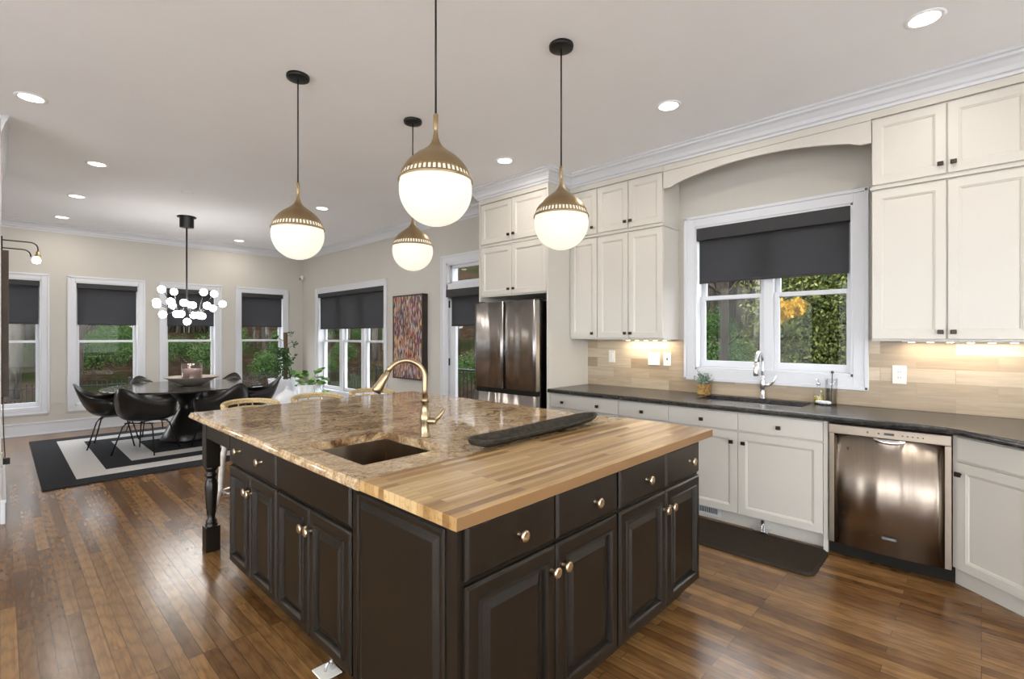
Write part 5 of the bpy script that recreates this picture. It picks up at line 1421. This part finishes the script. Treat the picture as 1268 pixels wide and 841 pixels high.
sh = tree('green_shrub', 'bushy green shrub growing in the woods beyond the windows', 'shrub', 'green shrubs beyond the windows', (trunk_mesh(7, 1.2, .03, '', 3), 'bark_dark'), blob(8, 6500, 1.1, 1.1, 1.15, 1.1, 0.05), 'leaf_shrub', (0, 0, 0))
bt = tree('beech_tree', 'young beech with dry tan leaves in the woods beyond the windows', 'tree', 'tan-leaved trees beyond the windows', (trunk_mesh(9, 6, .06, '', 10), 'bark_grey'), blob(10, 6500, 1.25, 1.25, 2.1, 3.5, 0.045, 0.2, 22), 'leaf_tan', (0, 0, 0))
scatter(sh, spots_in(20, (-4, 15, 18.2, 25), 1.15, 0.55, 1.0) + spots_in(18, (9.5, 19, 3.5, 17), 1.15, .55, 1.0))
scatter(bt, spots_in(15, (-4, 17, 22, 29), 1.25, .9, 1.2) + spots_in(9, (14, 19, 1, 17), 1.25, .8, 1.1))
tp = [tree('bare_tree', 'bare grey tree trunk in the woods outside the windows', 'tree', 'bare woodland trunks beyond the windows', (trunk_mesh(1, 13, 0.17, ''), 'bark_grey'), None, None, (0, 0, 0)), tree('pale_tree', 'slender pale tree trunk in the woods outside the windows', 'tree', 'pale woodland trunks beyond the windows', (trunk_mesh(2, 12, 0.10, '', 10), 'bark_pale'), None, None, (0, 0, 0)), tree('dark_tree', 'thin dark tree in the woods outside the windows', 'tree', 'dark woodland trunks beyond the windows', (trunk_mesh(3, 10, 0.12, '', 12), 'bark_dark'), None, None, (0, 0, 0))]
for tr_ in tp: scatter(tr_, spots_in(20, north, 0.8, .8, 1.2) + spots_in(16, east, 0.8, .8, 1.2), -0.1)
# the large holly right outside the kitchen window
ev = tree('holly_bush', 'large dense evergreen bush filling the right sash of the kitchen window', 'shrub', None, (trunk_mesh(12, 3.2, .06, '', 4), 'bark_dark'), blob(13, 60000, 1.05, 1.15, 2.4, 2.3, 0.036, 0.5, 110), 'leaf_evergreen', (8.0, 1.5, -0.85))
gd = tree('golden_cluster', 'small cluster of golden leaf shapes in front of the evergreen bush outside', 'tree', None, (trunk_mesh(14, 2.62, .010, '', 0), 'bark_dark'), blob(15, 900, 0.19, 0.21, 0.17, 2.66, 0.045, 0.2, 5), 'leaf_gold', (6.75, 1.69, -0.85))  # gold cluster on a thin stem, placed to give an orange patch
# uncountable bare twigs of the understorey
rng = random.Random(77)
def thicket(n, x0, x1, y0, y1):
    m = MB(); bm_ = m.bm
    for _ in range(n):
        x, y = rng.uniform(x0, x1), rng.uniform(y0, y1); z = gh(x, y) - 0.1; h = rng.uniform(2.5, 9.0); r = rng.uniform(0.012, 0.055); dx, dy = rng.gauss(0, 0.35), rng.gauss(0, 0.35)
        lo_ = [bm_.verts.new((x + r * math.cos(q), y + r * math.sin(q), z)) for q in (0, 2.1, 4.2)]; hi_ = [bm_.verts.new((x + dx + r * .3 * math.cos(q), y + dy + r * .3 * math.sin(q), z + h)) for q in (0, 2.1, 4.2)]
        for k in range(3): bm_.faces.new([lo_[k], lo_[(k + 1) % 3], hi_[(k + 1) % 3], hi_[k]])
        for _k in range(3):
            t0 = rng.uniform(.3, .95); P = Vector((x + dx * t0, y + dy * t0, z + h * t0)); a_ = rng.uniform(0, 6.28); Q = P + Vector((math.cos(a_), math.sin(a_), 0.9)) * rng.uniform(.3, .9); w = 0.010
            m.quad([P + Vector((w, 0, 0)), Q, P - Vector((w, 0, 0)), P - Vector((0, 0, w * 3))])
    return m
M['twigs'] = leafm('winter_twigs', (0.015, 0.012, 0.009), (0.05, 0.040, 0.030), (0.13, 0.11, 0.085))
tag(thicket(3200, -8, 22, 32.5, 40).build('twig_thicket', 'twigs'), 'dense tangle of bare saplings filling the woods beyond the far windows', 'undergrowth', None, 'stuff')
tag(thicket(3400, 22.5, 30, 0, 24).build('twig_thicket', 'twigs'), 'dense tangle of bare saplings filling the woods outside the kitchen window', 'undergrowth', None, 'stuff')
# added unseen reflector: pale slab of paving bouncing daylight indoors, as paving outside the rear and west windows
struct(MB().box(-15, XW - 0.2, -14, 9.5, -0.20, -0.12).box(XW - 0.2, 6.5, -14, YN - 0.2, -0.20, -0.12).build('bounce_terrace', 'paving'))
